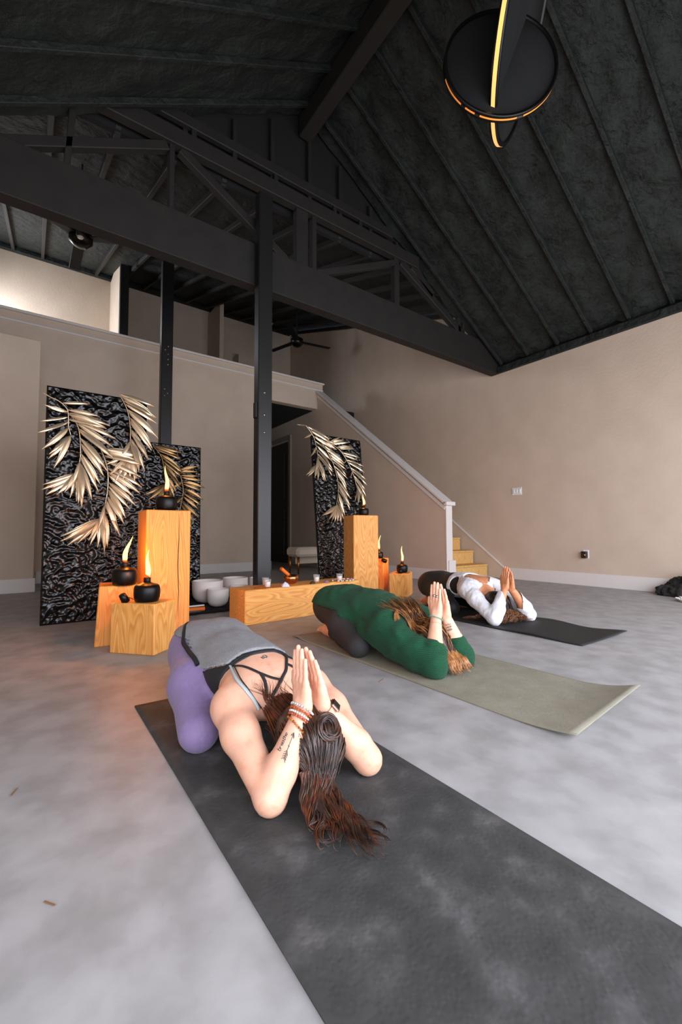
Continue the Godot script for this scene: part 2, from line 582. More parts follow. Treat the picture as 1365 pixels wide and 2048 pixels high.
func truss() -> void:
	var t := thing("roof_truss", "black timber truss spanning the hall with a deep lower chord", "truss", Vector3(0, 0, 0))
	var m: Material = M.black_wood
	put("bottom_chord", beam(Vector3(-1.13, 3.545, ZT - 0.07), Vector3(WX, 3.545, ZT - 0.07), 0.45, 0.14), m, t)
	put("top_chord", beam(Vector3(0.1, 4.50, ZT - 0.05), Vector3(4.3, 4.50, ZT - 0.05), 0.165, 0.1), m, t)
	put("upper_rail", beam(Vector3(0.8, 4.76, ZT - 0.08), Vector3(3.86, 4.76, ZT - 0.08), 0.11, 0.06), m, t)
	var webs := [[0.99, 3.75, 0.99, 4.43, 0.05], [1.07, 4.42, 2.22, 3.77, 0.085], [-0.3, 3.74, 0.95, 4.39, 0.085], [2.42, 3.75, 2.42, 4.43, 0.16], [2.585, 3.75, 2.585, 4.43, 0.06], [2.64, 3.77, 3.86, 4.36, 0.075], [3.9, 3.75, 3.9, 4.43, 0.09], [3.98, 4.42, 5.28, 3.78, 0.1], [0.2, 4.43, 0.16, 3.77, 0.05], [4.62, 4.16, 4.2, 4.44, 0.12], [5.2, 3.76, 5.2, 4.0, 0.06], [5.3, 3.76, 5.3, 3.94, 0.05]]
	for w in webs:
		put("web", beam(Vector3(w[0], w[1], ZT - 0.07), Vector3(w[2], w[3], ZT - 0.07), w[4], 0.08), m, t)
	for x in [1.2, 1.62, 2.1, 2.9, 3.3]:
		put("spacer", box(Vector3(0.05, 0.13, 0.05), 0.004), m, t, Vector3(x, 4.65, ZT - 0.08))
	# posts
	var p := thing("steel_post", "tall black post in front of the truss behind the wooden bench", "post", Vector3(1.9, 0, ZT + 0.055), "black posts")
	put("shaft", box(Vector3(0.155, 4.28, 0.11), 0.008), M.steel, p, Vector3(0, 2.14, 0))
	for y in [2.16, 1.93, 1.75]:
		put("bolt", lathe([Vector2(0.0, 0.0), Vector2(0.011, 0.0), Vector2(0.011, 0.006), Vector2(0.0, 0.009)], 10), M.bolt, p, Vector3(-0.01, y, 0.055), Basis(Vector3.RIGHT, PI / 2))
	put("bracket", box(Vector3(0.02, 0.16, 0.06), 0.004), M.black, p, Vector3(-0.085, 1.98, 0.0))
	var p2 := thing("steel_post", "black post behind the black panels, near the loft wall", "post", Vector3(1.6, 0, -6.72), "black posts")
	put("shaft", box(Vector3(0.165, 4.9, 0.12), 0.008), M.steel, p2, Vector3(0, 2.45, 0))
	for q in [[0.012, 3.56], [-0.03, 3.50], [0.012, 3.44], [0.012, 3.36], [0.012, 3.28], [-0.03, 2.9], [0.012, 2.84], [-0.03, 2.8]]:
		put("bolt", lathe([Vector2(0.0, 0.0), Vector2(0.011, 0.0), Vector2(0.011, 0.006), Vector2(0.0, 0.009)], 10), M.bolt, p2, Vector3(q[0], q[1], 0.06), Basis(Vector3.RIGHT, PI / 2))
	var p3 := thing("loft_post", "short black post standing in the loft beside the bright wall", "post", Vector3(1.33, 3.58, -8.9))
	put("shaft", box(Vector3(0.15, 2.3, 0.12), 0.008), M.black, p3, Vector3(0, 1.15, 0))

func stairs_and_loft() -> void:
	# staircase between the half wall and the right wall
	var s := thing("staircase", "pale pine staircase rising beside the right wall behind the white half wall", "staircase", Vector3(5.6, 0, -4.3))
	for i in 15:
		var y := 0.215 * (i + 1)
		var z := -0.27 * i
		put("tread", box(Vector3(0.98, 0.035, 0.3), 0.008), M.pine, s, Vector3(0, y - 0.017, z - 0.12), Basis())
		put("riser", box(Vector3(0.98, 0.185, 0.02), 0.002), M.pine, s, Vector3(0, y - 0.125, z - 0.0))
	# stringer skirt on the right wall
	structure("trim_7", prism(PackedVector2Array([Vector2(-4.0, 0.17), Vector2(-4.0, 0.0), Vector2(-4.35, 0.0), Vector2(-8.0, 2.95), Vector2(-8.0, 3.22)]), 0.02), M.wall, "sloping white skirt board beside the stairs", "skirting", Vector3(WX - 0.02, 0, 0))
	structure("trim_8", beam(Vector3(WX - 0.014, 0.17, -4.0), Vector3(WX - 0.014, 3.22, -8.0), 0.02, 0.028, Vector3(1, 0, 0)), M.trim, "thin white moulding on the stair skirt", "moulding")
	# half wall with sloping cap
	structure("wall_stair", prism(PackedVector2Array([Vector2(-4.2, 0), Vector2(-4.2, 1.15), Vector2(-7.69, 3.78), Vector2(-10.82, 3.78), Vector2(-10.82, 0)]), 0.12), M.wall, "beige half wall enclosing the stairs under a sloping cap", "wall", Vector3(4.97, 0, 0))
	structure("trim_9", beam(Vector3(5.03, 1.165, -4.18), Vector3(5.03, 3.80, -7.69), 0.2, 0.035, Vector3(0, 0.8, 0.6)), M.trim, "white sloping cap on the stair half wall", "handrail cap")
	structure("trim_10", beam(Vector3(4.965, 1.09, -4.2), Vector3(4.965, 3.71, -7.69), 0.02, 0.05, Vector3(0, 0.8, 0.6)), M.trim, "moulding under the sloping stair cap", "moulding")
	structure("trim_11", box(Vector3(0.2, 0.06, 0.07), 0.008), M.trim, "white end cap on top of the stair newel", "cap", Vector3(5.03, 1.16, -4.17))
	structure("trim_12", box(Vector3(0.13, 1.13, 0.025), 0.004), M.trim, "white board on the end of the stair half wall", "newel", Vector3(5.03, 0.565, -4.187))
	structure("trim_13", box(Vector3(0.15, 0.32, 0.03), 0.004), M.trim, "white plinth at the foot of the stair newel", "plinth", Vector3(5.06, 0.16, -4.165))
	structure("baseboard_stair", box(Vector3(0.018, 0.175, 3.5), 0.004), M.trim, "white baseboard along the stair half wall", "baseboard", Vector3(4.961, 0.0875, -5.95))

func fittings() -> void:
	# switch plate with three rockers
	var sw := thing("switch_plate", "white plate of three rocker switches on the right wall", "light switch", Vector3(WX, 1.372, -3.755))
	put("plate", box(Vector3(0.008, 0.115, 0.165), 0.003), M.white_plastic, sw, Vector3(-0.004, 0, 0))
	for i in 3:
		put("rocker", box(Vector3(0.012, 0.067, 0.034), 0.003), M.white_plastic, sw, Vector3(-0.009, 0, (i - 1) * 0.047))
	var ot := thing("wall_outlet", "white outlet plate low on the right wall behind a black plug", "outlet", Vector3(WX, 0.43, -2.755))
	put("plate", box(Vector3(0.008, 0.118, 0.075), 0.003), M.white_plastic, ot, Vector3(-0.004, 0, 0))
	var pg := thing("plug_box", "black plug-in box with an orange light in the wall outlet", "plug", Vector3(WX - 0.008, 0.422, -2.765))
	put("case", box(Vector3(0.05, 0.092, 0.07), 0.006), plain(Color(0.06, 0.075, 0.072), 0.5), pg, Vector3(-0.025, 0, 0))
	var led := plain(Color(1, 0.5, 0.1), 0.5)
	led.emission_enabled = true
	led.emission = Color(1, 0.45, 0.08)
	led.emission_energy_multiplier = 1.2
	put("indicator_light", lathe([Vector2(0, 0), Vector2(0.008, 0), Vector2(0.006, 0.004), Vector2(0, 0.006)], 12), led, pg, Vector3(-0.05, 0.0, 0.018), Basis(Vector3.BACK, PI / 2))
	# pendant of two crossed discs with lit rims
	var pd := thing("pendant_lamp", "pendant of two crossed black discs with glowing amber rims", "pendant lamp", Vector3(2.5, 3.9, -1.58))
	var to_cam := Vector3(-0.588, 0, 0.808)
	var side := to_cam.cross(Vector3.UP).normalized()
	disc(pd, Vector3.ZERO, to_cam, 0.385, PI * 0.14, PI * 0.92)
	var nb := (Vector3(-2.5, 0, 1.58).normalized().cross(Vector3.UP) + Vector3.UP * 0.34 + to_cam * 0.02).normalized()
	disc(pd, Vector3(0.13, 0.28, 0.09), nb, 0.62, 0.0, TAU)
	put("cable", tube(PackedVector3Array([Vector3(0, 0.9, 0), Vector3(0, 1.6, 0)]), 0.006), M.black, pd)
	# two ceiling fans over the loft
	fan(Vector3(0.43, 4.62, -6.4), 0.5, "black ceiling fan over the left of the loft")
	fan(Vector3(4.75, 5.05, -8.2), 2.3, "black ceiling fan over the right of the loft, beside a slim tube lamp")
	var tl := thing("tube_lamp", "slim white unlit tube hanging near the loft ceiling", "tube lamp", Vector3(4.1, 5.52, -8.4))
	var tb := tube(PackedVector3Array([Vector3(-0.25, 0, 0), Vector3(0.25, 0.0, -0.25)]), 0.025, 10)
	put("tube", tb, plain(Color(0.85, 0.82, 0.78), 0.4), tl)
	put("hanger", tube(PackedVector3Array([Vector3(0, 0, -0.1), Vector3(0, 0.5, -0.1)]), 0.006), M.black, tl)
	# spot lamps seen under the chord at the left
	var sl := thing("spot_lamp", "small black spot lamp with white lens under the truss at left", "spot lamp", Vector3(0.36, 4.02, -5.4))
	put("can", lathe([Vector2(0, 0), Vector2(0.035, 0.0), Vector2(0.045, 0.03), Vector2(0.045, 0.12), Vector2(0.02, 0.15), Vector2(0.012, 0.7), Vector2(0, 0.7)], 16), M.black, sl)
	put("lens", lathe([Vector2(0, -0.02), Vector2(0.025, -0.015), Vector2(0.034, 0.0), Vector2(0, 0.002)], 16), M.white_plastic, sl)
	put("stem", tube(PackedVector3Array([Vector3(0, 0.6, 0), Vector3(0, 0.84, 0)]), 0.01), M.black, sl)

func disc(parent: Node3D, c: Vector3, n: Vector3, r: float, a0: float, a1: float) -> void:
	var up := Vector3.UP
	var x := up.cross(n).normalized()
	var y := n.cross(x).normalized()
	var bs := Basis(x, n, -y) if x.cross(n).dot(-y) > 0 else Basis(x, n, y)
	put("disc", lathe([Vector2(0, -0.008), Vector2(r * 0.97, -0.008), Vector2(r * 0.97, 0.008), Vector2(0, 0.008)], 72), plain(Color(0.022, 0.028, 0.026), 0.95), parent, c, bs)
	put("rim", lathe([Vector2(r * 0.955, -0.024), Vector2(r, -0.024), Vector2(r, -0.006), Vector2(r * 0.985, -0.004), Vector2(r * 0.985, 0.004), Vector2(r, 0.006), Vector2(r, 0.024), Vector2(r * 0.955, 0.024), Vector2(r * 0.955, -0.024)], 72), plain(Color(0.05, 0.05, 0.045), 0.4, 0.4), parent, c, bs)
	var gl := plain(Color(1, 0.62, 0.25), 1.0)
	gl.emission_enabled = true
	gl.emission = Color(1.0, 0.55, 0.24)
	gl.emission_energy_multiplier = 0.85
	# the diffuser strip let into the rim; on the dim disc it shows as broken arcs
	var bright := a1 - a0 > 5.0
	gl.emission_energy_multiplier = 1.15 if bright else 0.34
	if bright:
		gl.emission = Color(1.0, 0.72, 0.46)
	var half := 0.013 if bright else 0.006
	var arcs := [[a0, a1]] if bright else [[a0, lerpf(a0, a1, 0.3)], [lerpf(a0, a1, 0.35), lerpf(a0, a1, 0.62)], [lerpf(a0, a1, 0.66), lerpf(a0, a1, 0.74)], [lerpf(a0, a1, 0.78), a1]]
	for arc in arcs:
		var st := SurfaceTool.new()
		st.begin(Mesh.PRIMITIVE_TRIANGLES)
		for i in 60:
			var a := lerpf(arc[0], arc[1], i / 60.0)
			var b := lerpf(arc[0], arc[1], (i + 1) / 60.0)
			var d1 := Vector3(cos(a), 0, sin(a)) * (r * 1.003)
			var d2 := Vector3(cos(b), 0, sin(b)) * (r * 1.003)
			var o := Vector3(0, half, 0)
			quad(st, d1 - o, d2 - o, d2 + o, d1 + o, d1)
		put("glowing_rim", st.commit(), gl, parent, c, bs)

func fan(at: Vector3, turn: float, label: String) -> void:
	var f := thing("ceiling_fan", label, "ceiling fan", at)
	put("motor", lathe([Vector2(0, -0.12), Vector2(0.08, -0.11), Vector2(0.14, -0.05), Vector2(0.14, 0.04), Vector2(0.05, 0.1), Vector2(0, 0.1)], 24), plain(Color(0.06, 0.06, 0.06), 0.25, 0.3), f)
	put("rod", tube(PackedVector3Array([Vector3(0, 0.1, 0), Vector3(0, 0.75, 0)]), 0.018), M.black, f)
	for i in 3:
		var a := turn + TAU * i / 3
		var d := Vector3(cos(a), -0.02, sin(a))
		put("blade", beam(d * 0.13, d * 0.8, 0.13, 0.012, Vector3(0, 1, 0.12)), M.black, f)

# ---------------------------------------------------------------- black relief panels and gold fronds
var leaf_meshes := []

func relief_panel(called: String, label: String, at: Vector3, w: float, h: float, lean: float, seed_: int) -> Node3D:
	var t := thing(called, label, "decorative panel", at, "black rippled panels")
	t.rotation.x = -lean
	var nz := noise(8.5, FastNoiseLite.TYPE_SIMPLEX_SMOOTH, 2, seed_, 0.05)
	nz.fractal_type = FastNoiseLite.FRACTAL_RIDGED
	nz.fractal_gain = 0.35
	var n2 := noise(22.0, FastNoiseLite.TYPE_SIMPLEX_SMOOTH, 1, seed_ + 5, 0.02)
	var step := 0.0085
	var nx := int(w / step)
	var ny := int(h / step)
	var st := SurfaceTool.new()
	st.begin(Mesh.PRIMITIVE_TRIANGLES)
	for j in ny + 1:
		for i in nx + 1:
			var x := w * i / nx
			var y := h * j / ny
			var d := 0.013 * nz.get_noise_2d(x, y * 1.25 + x * 0.35) + 0.0035 * n2.get_noise_2d(x, y)
			if i == 0 or j == 0 or i == nx or j == ny:
				d = -0.012
			st.add_vertex(Vector3(x, y, d))
	for j in ny:
		for i in nx:
			var a := j * (nx + 1) + i
			for k in [a, a + nx + 2, a + 1, a, a + nx + 1, a + nx + 2]:
				st.add_index(k)
	st.generate_normals()
	put("rippled_face", st.commit(), M.lacquer, t)
	put("backing", box(Vector3(w, h, 0.03), 0.003), M.deep, t, Vector3(w * 0.5, h * 0.5, -0.03))
	return t

func leaf_mesh(v: int) -> ArrayMesh:
	# a pleated lance-shaped leaf one metre long along +x, lying in xy with its back at z 0
	var st := SurfaceTool.new()
	st.begin(Mesh.PRIMITIVE_TRIANGLES)
	var n := 9
	var m := 6
	var g := []
	for i in n + 1:
		var t := float(i) / n
		var half: float = (0.058 + 0.01 * v) * pow(sin(PI * pow(t, 0.8)), 0.85) + 0.004
		var bend: float = (-0.06 - 0.03 * v) * t * t
		var row := PackedVector3Array()
		for j in m + 1:
			var s := 2.0 * j / m - 1.0
			var pleat := 0.012 * (1.0 if j % 2 == 0 else -0.6) * sin(PI * minf(t * 1.1, 1.0))
			row.append(Vector3(t, s * half + bend, 0.12 * sin(t * 2.2) * (0.5 + 0.2 * v) + (0.028 * (1.0 - s * s)) + pleat))
		g.append(row)
	for i in n:
		for j in m:
			for k in [[i, j], [i + 1, j + 1], [i + 1, j], [i, j], [i, j + 1], [i + 1, j + 1]]:
				st.add_vertex(g[k[0]][k[1]])
	st.generate_normals()
	return st.commit()

func frond(at: Vector3, lean: float, label: String, ctrl: Array, right: Array, left: Array, fan_: Array, dark := false) -> void:
	# ctrl: stem points in the plane of the panel (x, y) from top to tip; right/left: [count, t0, t1, angle0, angle1, length0, length1] with angles in degrees, 0 = towards +x and 90 = down; fan_: [angle, length] at the tip
	if leaf_meshes.is_empty():
		for v in 3:
			leaf_meshes.append(leaf_mesh(v))
	var t := thing("gold_frond", label, "metal frond", at, "")
	t.rotation.x = -lean
	var pts3 := []
	var o: Vector2 = ctrl[0]
	for c in ctrl:
		pts3.append(Vector3(c.x - o.x, c.y - o.y, 0.0))
	t.position = at + Basis(Vector3.RIGHT, -lean) * Vector3(o.x, o.y, 0.035)
	var stem := smooth_line(pts3, 22)
	var rad := PackedFloat32Array()
	for i in 22:
		rad.append(lerpf(0.0055, 0.003, i / 21.0))
		stem[i].z += 0.012 * sin(PI * i / 21.0)
	var st := SurfaceTool.new()
	st.begin(Mesh.PRIMITIVE_TRIANGLES)
	add_tube(st, stem, rad, 6, 1.0, Vector3(0, 0, 1))
	var gm: Material = M.gold_dark if dark else M.gold
	put("stem", st.commit(), gm, t)
	var spots := []
	for side in [right, left]:
		if side.is_empty():
			continue
		for i in int(side[0]):
			var f: float = float(i) / maxf(1.0, side[0] - 1.0)
			spots.append([lerpf(side[1], side[2], f), lerpf(side[3], side[4], f) + rng.randf_range(-5, 5), 1.12 * lerpf(side[5], side[6], f) * rng.randf_range(0.9, 1.1)])
	for q in fan_:
		spots.append([1.0, q[0] + rng.randf_range(-3, 3), q[1]])
	for sp in spots:
		var p: Vector3 = stem[clampi(int(sp[0] * 21.0), 0, 21)]
		var ang := -deg_to_rad(sp[1])
		var ln: float = sp[2]
		var tilt := rng.randf_range(0.02, 0.22)
		var bs := Basis(Vector3.BACK, ang) * Basis(Vector3.UP, -tilt) * Basis(Vector3.RIGHT, rng.randf_range(-0.35, 0.35))
		put("leaf", leaf_meshes[rng.randi() % 3], gm, t, p + Vector3(0, 0, rng.randf_range(0.0, 0.018)), bs.scaled(Vector3(ln, ln, ln)))

func panels() -> void:
	var a := Vector3(0.075, 0, -4.16)
	relief_panel("relief_panel", "large black rippled panel at left, closest to the camera", a, 0.765, 1.95, 0.02, 3)
	var b := Vector3(0.72, 0, -4.72)
	relief_panel("relief_panel", "black rippled panel half hidden behind the tall block", b, 0.8, 1.69, 0.02, 9)
	var c := Vector3(3.09, 0, -4.70)
	relief_panel("relief_panel", "narrow-looking black rippled panel at right, leaning back", c, 0.86, 2.12, 0.11, 15)
	var o := Vector2(0.075, 0)
	var f := func(l: Array, off: Vector2) -> Array:
		var r := []
		for q in l:
			r.append(Vector2(q[0], q[1]) - off)
		return r
	frond(a, 0.02, "gold frond at the left panel's top left corner with leaves on both sides", f.call([[0.055, 1.867], [0.109, 1.837], [0.163, 1.814], [0.215, 1.762], [0.227, 1.693], [0.229, 1.619], [0.248, 1.547]], o), [4, 0.42, 0.75, -8, 12, 0.17, 0.27], [5, 0.6, 1.0, 178, 108, 0.16, 0.26], [[118, 0.27], [124, 0.24]])
	frond(a, 0.02, "gold frond arching down the left half of the left panel", f.call([[0.235, 1.729], [0.288, 1.644], [0.311, 1.547], [0.319, 1.381], [0.307, 1.296], [0.298, 1.233]], o), [14, 0.0, 0.95, 12, 84, 0.29, 0.27], [2, 0.75, 0.9, 100, 108, 0.2, 0.22], [[148, 0.27], [138, 0.3], [126, 0.29], [116, 0.24], [102, 0.22], [88, 0.24], [74, 0.22]])
	frond(a, 0.02, "gold frond hanging lowest, sweeping down the middle of the left panel", f.call([[0.47, 1.45], [0.515, 1.316], [0.527, 1.188], [0.52, 1.059], [0.496, 0.93], [0.475, 0.86]], o), [16, 0.0, 0.95, 2, 86, 0.26, 0.27], [2, 0.75, 0.92, 104, 110, 0.2, 0.22], [[150, 0.33], [143, 0.36], [134, 0.33], [122, 0.28], [106, 0.25], [92, 0.25], [78, 0.22]])
	frond(a, 0.02, "gold frond over the left panel's top right edge", f.call([[0.605, 1.957], [0.65, 1.872], [0.68, 1.775], [0.695, 1.643], [0.693, 1.531], [0.687, 1.442]], o), [14, 0.0, 0.95, 14, 80, 0.28, 0.26], [2, 0.8, 0.95, 112, 104, 0.2, 0.22], [[138, 0.24], [126, 0.28], [112, 0.3], [98, 0.27], [84, 0.25]])
	var ob := Vector2(0.72, 0)
	frond(b, 0.02, "dull gold frond on the half hidden panel, behind the tall block's flame", f.call([[1.01, 1.64], [1.09, 1.53], [1.12, 1.37], [1.135, 1.25]], ob), [12, 0.0, 0.95, 8, 80, 0.24, 0.24], [], [[142, 0.26], [130, 0.28], [116, 0.25], [100, 0.22]], true)
	frond(b, 0.02, "dull gold frond at the right edge of the half hidden panel", f.call([[1.26, 1.40], [1.3, 1.3], [1.315, 1.17], [1.29, 1.02], [1.29, 0.92]], ob), [14, 0.0, 0.98, -20, 70, 0.19, 0.22], [3, 0.3, 0.9, 140, 110, 0.14, 0.16], [[70, 0.2], [84, 0.22], [98, 0.2]], true)
	var oc := Vector2(3.0, 0)
	frond(c, 0.11, "gold frond at the right panel's upper left corner", f.call([[2.9, 2.19], [3.0, 2.05], [3.04, 1.87], [3.05, 1.75], [3.03, 1.67]], oc), [10, 0.05, 0.95, 18, 72, 0.28, 0.27], [4, 0.0, 0.7, 172, 100, 0.15, 0.26], [[132, 0.28], [122, 0.26], [104, 0.22], [88, 0.24], [70, 0.22]])
	frond(c, 0.11, "long gold frond sweeping down the middle of the right panel", f.call([[2.95, 2.17], [3.17, 1.93], [3.30, 1.70], [3.355, 1.47], [3.355, 1.29], [3.31, 1.11]], oc), [18, 0.12, 0.97, 18, 84, 0.24, 0.27], [], [[150, 0.36], [142, 0.33], [130, 0.3], [116, 0.28], [102, 0.25], [88, 0.24]])
	frond(c, 0.11, "gold frond along the right panel's outer edge", f.call([[3.25, 2.0], [3.42, 1.92], [3.55, 1.76], [3.65, 1.56], [3.70, 1.38]], oc), [15, 0.0, 0.98, -32, 72, 0.2, 0.26], [2, 0.5, 0.7, 130, 120, 0.1, 0.12], [[112, 0.24], [96, 0.26], [80, 0.26], [64, 0.24]])

# ---------------------------------------------------------------- timber blocks and oil lamps
func block_mesh(s: Vector3, seed_: int, taper := Vector2.ZERO) -> ArrayMesh:
	# rough-sawn block, base at y 0: chamfered box whose faces are cut into a grid and waver slightly; taper shifts the base outward
	var b := 0.006
	var nz := noise(3.0, FastNoiseLite.TYPE_SIMPLEX_SMOOTH, 3, seed_)
	var st := SurfaceTool.new()
	st.begin(Mesh.PRIMITIVE_TRIANGLES)
	var mv := func(p: Vector3) -> Vector3:
		var k := 1.0 - p.y / s.y
		var w := 0.0022 * nz.get_noise_3dv(p * 3.0)
		return Vector3(p.x * (1.0 + w * 3.0) + taper.x * k, p.y, p.z * (1.0 + w * 3.0) + taper.y * k)
	var ch := SurfaceTool.new()
	add_box_grid(st, Vector3(0, s.y * 0.5, 0), s, b, mv)
	return st.commit()

func add_box_grid(st: SurfaceTool, c: Vector3, s: Vector3, b: float, mv: Callable) -> void:
	var tmp := SurfaceTool.new()
	tmp.begin(Mesh.PRIMITIVE_TRIANGLES)
	add_box(tmp, c, s, b)
	var arr := tmp.commit_to_arrays()
	var vs: PackedVector3Array = arr[Mesh.ARRAY_VERTEX]
	for i in range(0, vs.size(), 3):
		var p := [mv.call(vs[i]), mv.call(vs[i + 1]), mv.call(vs[i + 2])]
		var n: Vector3 = (p[2] - p[0]).cross(p[1] - p[0]).normalized()
		for q in p:
			st.set_normal(n)
			st.add_vertex(q)

func timber(called: String, label: String, at: Vector3, s: Vector3, turn: float, mat: Material, seed_: int, taper := Vector2.ZERO) -> Node3D:
	var t := thing(called, label, "timber block", at)
	t.rotation.y = turn
	put("block", block_mesh(s, seed_, taper), mat, t)
	return t

func check(t: Node3D, pts: Array, w := 0.004) -> void:
	# a drying crack: a thin dark wedge let into the face
	var ps := PackedVector3Array()
	var rr := PackedFloat32Array()
	for i in pts.size():
		ps.append(pts[i])
		rr.append(w * sin(PI * (i + 0.35) / (pts.size() - 0.3)))
	var st := SurfaceTool.new()
	st.begin(Mesh.PRIMITIVE_TRIANGLES)
	add_tube(st, ps, rr, 5)
	put("drying_crack", st.commit(), M.crack, t)

func oil_lamp(at: Vector3, label: String, s: float, flame_h: float, sway: float, energy := 0.13) -> void:
	var t := thing("oil_lamp", label, "oil lamp", at, "")
	var prof := []
	for q in [[0.0, 0.0], [0.062, 0.0], [0.069, 0.006], [0.075, 0.025], [0.078, 0.055], [0.076, 0.085], [0.070, 0.101], [0.060, 0.107], [0.032, 0.115], [0.024, 0.12]]:
		prof.append(Vector2(q[0], q[1]) * s)
	put("bowl", lathe(prof, 32), M.iron, t)
	put("neck", lathe([Vector2(0.0, 0.11) * s, Vector2(0.021, 0.112) * s, Vector2(0.021, 0.147) * s, Vector2(0.017, 0.150) * s, Vector2(0.0, 0.150) * s], 20), M.iron_neck, t)
	put("wick", lathe([Vector2(0.0, 0.148) * s, Vector2(0.009, 0.148) * s, Vector2(0.008, 0.162) * s, Vector2(0.0, 0.162) * s], 10), M.crack, t)
	# flame: a leaning teardrop with a waist
	var st := SurfaceTool.new()
	st.begin(Mesh.PRIMITIVE_TRIANGLES)
	var pts := PackedVector3Array()
	var rr := PackedFloat32Array()
	for i in 15:
		var f := i / 14.0
		pts.append(Vector3(sway * f * f + 0.0045 * sin(f * 6.5 + sway * 60.0), 0.154 * s + flame_h * f, 0.004 * sin(f * 6.0)))
		rr.append(0.0155 * s * pow(sin(PI * pow(minf(f + 0.03, 1.0), 0.52)), 0.8) * (1.0 - 0.35 * f) + 0.0006)
	add_tube(st, pts, rr, 10, 1.0, Vector3(0, 0, 1))
	put("flame", st.commit(), M.flame, t)
	var root := SurfaceTool.new()
	root.begin(Mesh.PRIMITIVE_TRIANGLES)
	add_lathe(root, [Vector2(0.0, 0.150) * s, Vector2(0.011, 0.152) * s, Vector2(0.0145, 0.162) * s, Vector2(0.010, 0.172) * s], 14, Transform3D())
	root.generate_normals()
	put("flame_root", root.commit(), M.flame_root, t)
	var l := OmniLight3D.new()
	l.name = "flame_light"
	l.light_color = Color(1.0, 0.55, 0.2)
	l.light_energy = energy
	l.light_size = 0.02
	l.omni_range = 12.0
	l.omni_attenuation = 2.0
	l.shadow_enabled = true
	t.add_child(l)
	l.position = Vector3(sway * 0.3, 0.154 * s + flame_h * 0.35, 0.0)

func snuffer(at: Vector3, turn: Basis, label: String, chain: Array = []) -> void:
	var t := thing("snuffer_cap", label, "lamp cap", at)
	put("cap", lathe([Vector2(0.0, -0.026), Vector2(0.026, -0.026), Vector2(0.020, 0.026), Vector2(0.0, 0.026)], 20), M.iron, t, Vector3.ZERO, turn)
	if not chain.is_empty():
		put("cord", tube(smooth_line(chain, 12), 0.0022, 6), M.iron, t)

func blocks() -> void:
	# left group
	var tall := timber("timber_block", "tallest timber block of the left group, carrying one oil lamp", Vector3(0.815, 0, -3.40), Vector3(0.31, 0.90, 0.29), 0.0, M.oak, 1)
	check(tall, [Vector3(0.068, 0.88, 0.146), Vector3(0.071, 0.7, 0.1455), Vector3(0.066, 0.5, 0.1455), Vector3(0.074, 0.3, 0.1455), Vector3(0.072, 0.12, 0.1455)], 0.003)
	var mid := timber("timber_block", "short timber block behind the front left one, against the black panel", Vector3(0.5, 0, -3.30), Vector3(0.235, 0.385, 0.26), -0.12, M.oak, 2, Vector2(-0.02, 0.02))
	var low := timber("timber_block", "lowest timber block of the left group with cracks in its side", Vector3(0.59, 0, -2.93), Vector3(0.215, 0.305, 0.31), 0.72, M.fir, 3)
	for c in [[[0.109, 0.1, -0.0], [0.1095, 0.16, -0.06], [0.109, 0.22, -0.1]], [[0.109, 0.07, 0.02], [0.1095, 0.1, -0.04], [0.109, 0.14, -0.06], [0.109, 0.15, -0.1]], [[0.109, 0.05, -0.03], [0.1095, 0.1, -0.1], [0.109, 0.14, -0.13]]]:
		var l := []
		for q in c:
			l.append(Vector3(q[0], q[1], q[2]))
		check(low, l, 0.0035)
	oil_lamp(Vector3(0.815, 0.90, -3.34), "oil lamp burning on the tall left timber block", 0.98, 0.185, -0.012)
	oil_lamp(Vector3(0.52, 0.385, -3.2), "oil lamp burning on the short block at the far left", 1.02, 0.17, 0.045)
	oil_lamp(Vector3(0.60, 0.305, -2.9), "oil lamp burning on the lowest left timber block", 1.0, 0.17, 0.006)
	snuffer(Vector3(0.475, 0.333, -2.93), Basis(Vector3.BACK, 0.5) * Basis(Vector3.RIGHT, 0.25), "black cap lying on the lowest left block beside its lamp", [Vector3(0.015, 0.005, 0.0), Vector3(0.04, -0.005, -0.02), Vector3(0.06, -0.02, -0.04)])
	snuffer(Vector3(0.69, 0.924, -3.36), Basis(Vector3.BACK, 1.35), "black cap lying on the tall left block beside its lamp")
	# right group
	timber("timber_block", "tall timber block of the right group in front of the right panel", Vector3(3.12, 0, -3.90), Vector3(0.31, 0.93, 0.30), -0.25, M.fir, 4)
	timber("timber_block", "middle timber block of the right group, partly behind the tall one", Vector3(3.45, 0, -3.97), Vector3(0.19, 0.42, 0.2), 0.5, M.oak, 5)
	timber("timber_block", "lowest timber block of the right group with a large knot", Vector3(3.53, 0, -3.66), Vector3(0.30, 0.262, 0.22), 0.62, M.fir, 6)
	oil_lamp(Vector3(3.15, 0.93, -3.88), "oil lamp burning on the tall right timber block", 0.8, 0.13, -0.004, 0.10)
	oil_lamp(Vector3(3.44, 0.42, -3.95), "oil lamp burning on the middle right timber block", 0.72, 0.17, 0.03, 0.10)
	oil_lamp(Vector3(3.55, 0.262, -3.66), "oil lamp burning on the lowest right timber block", 0.85, 0.18, 0.0, 0.10)
	snuffer(Vector3(3.46, 0.288, -3.60), Basis(), "black cap standing on the lowest right block beside its lamp")
	snuffer(Vector3(3.41, 0.40, -3.82), Basis(Vector3.BACK, 1.2), "black cap hanging at the edge of the middle right block")

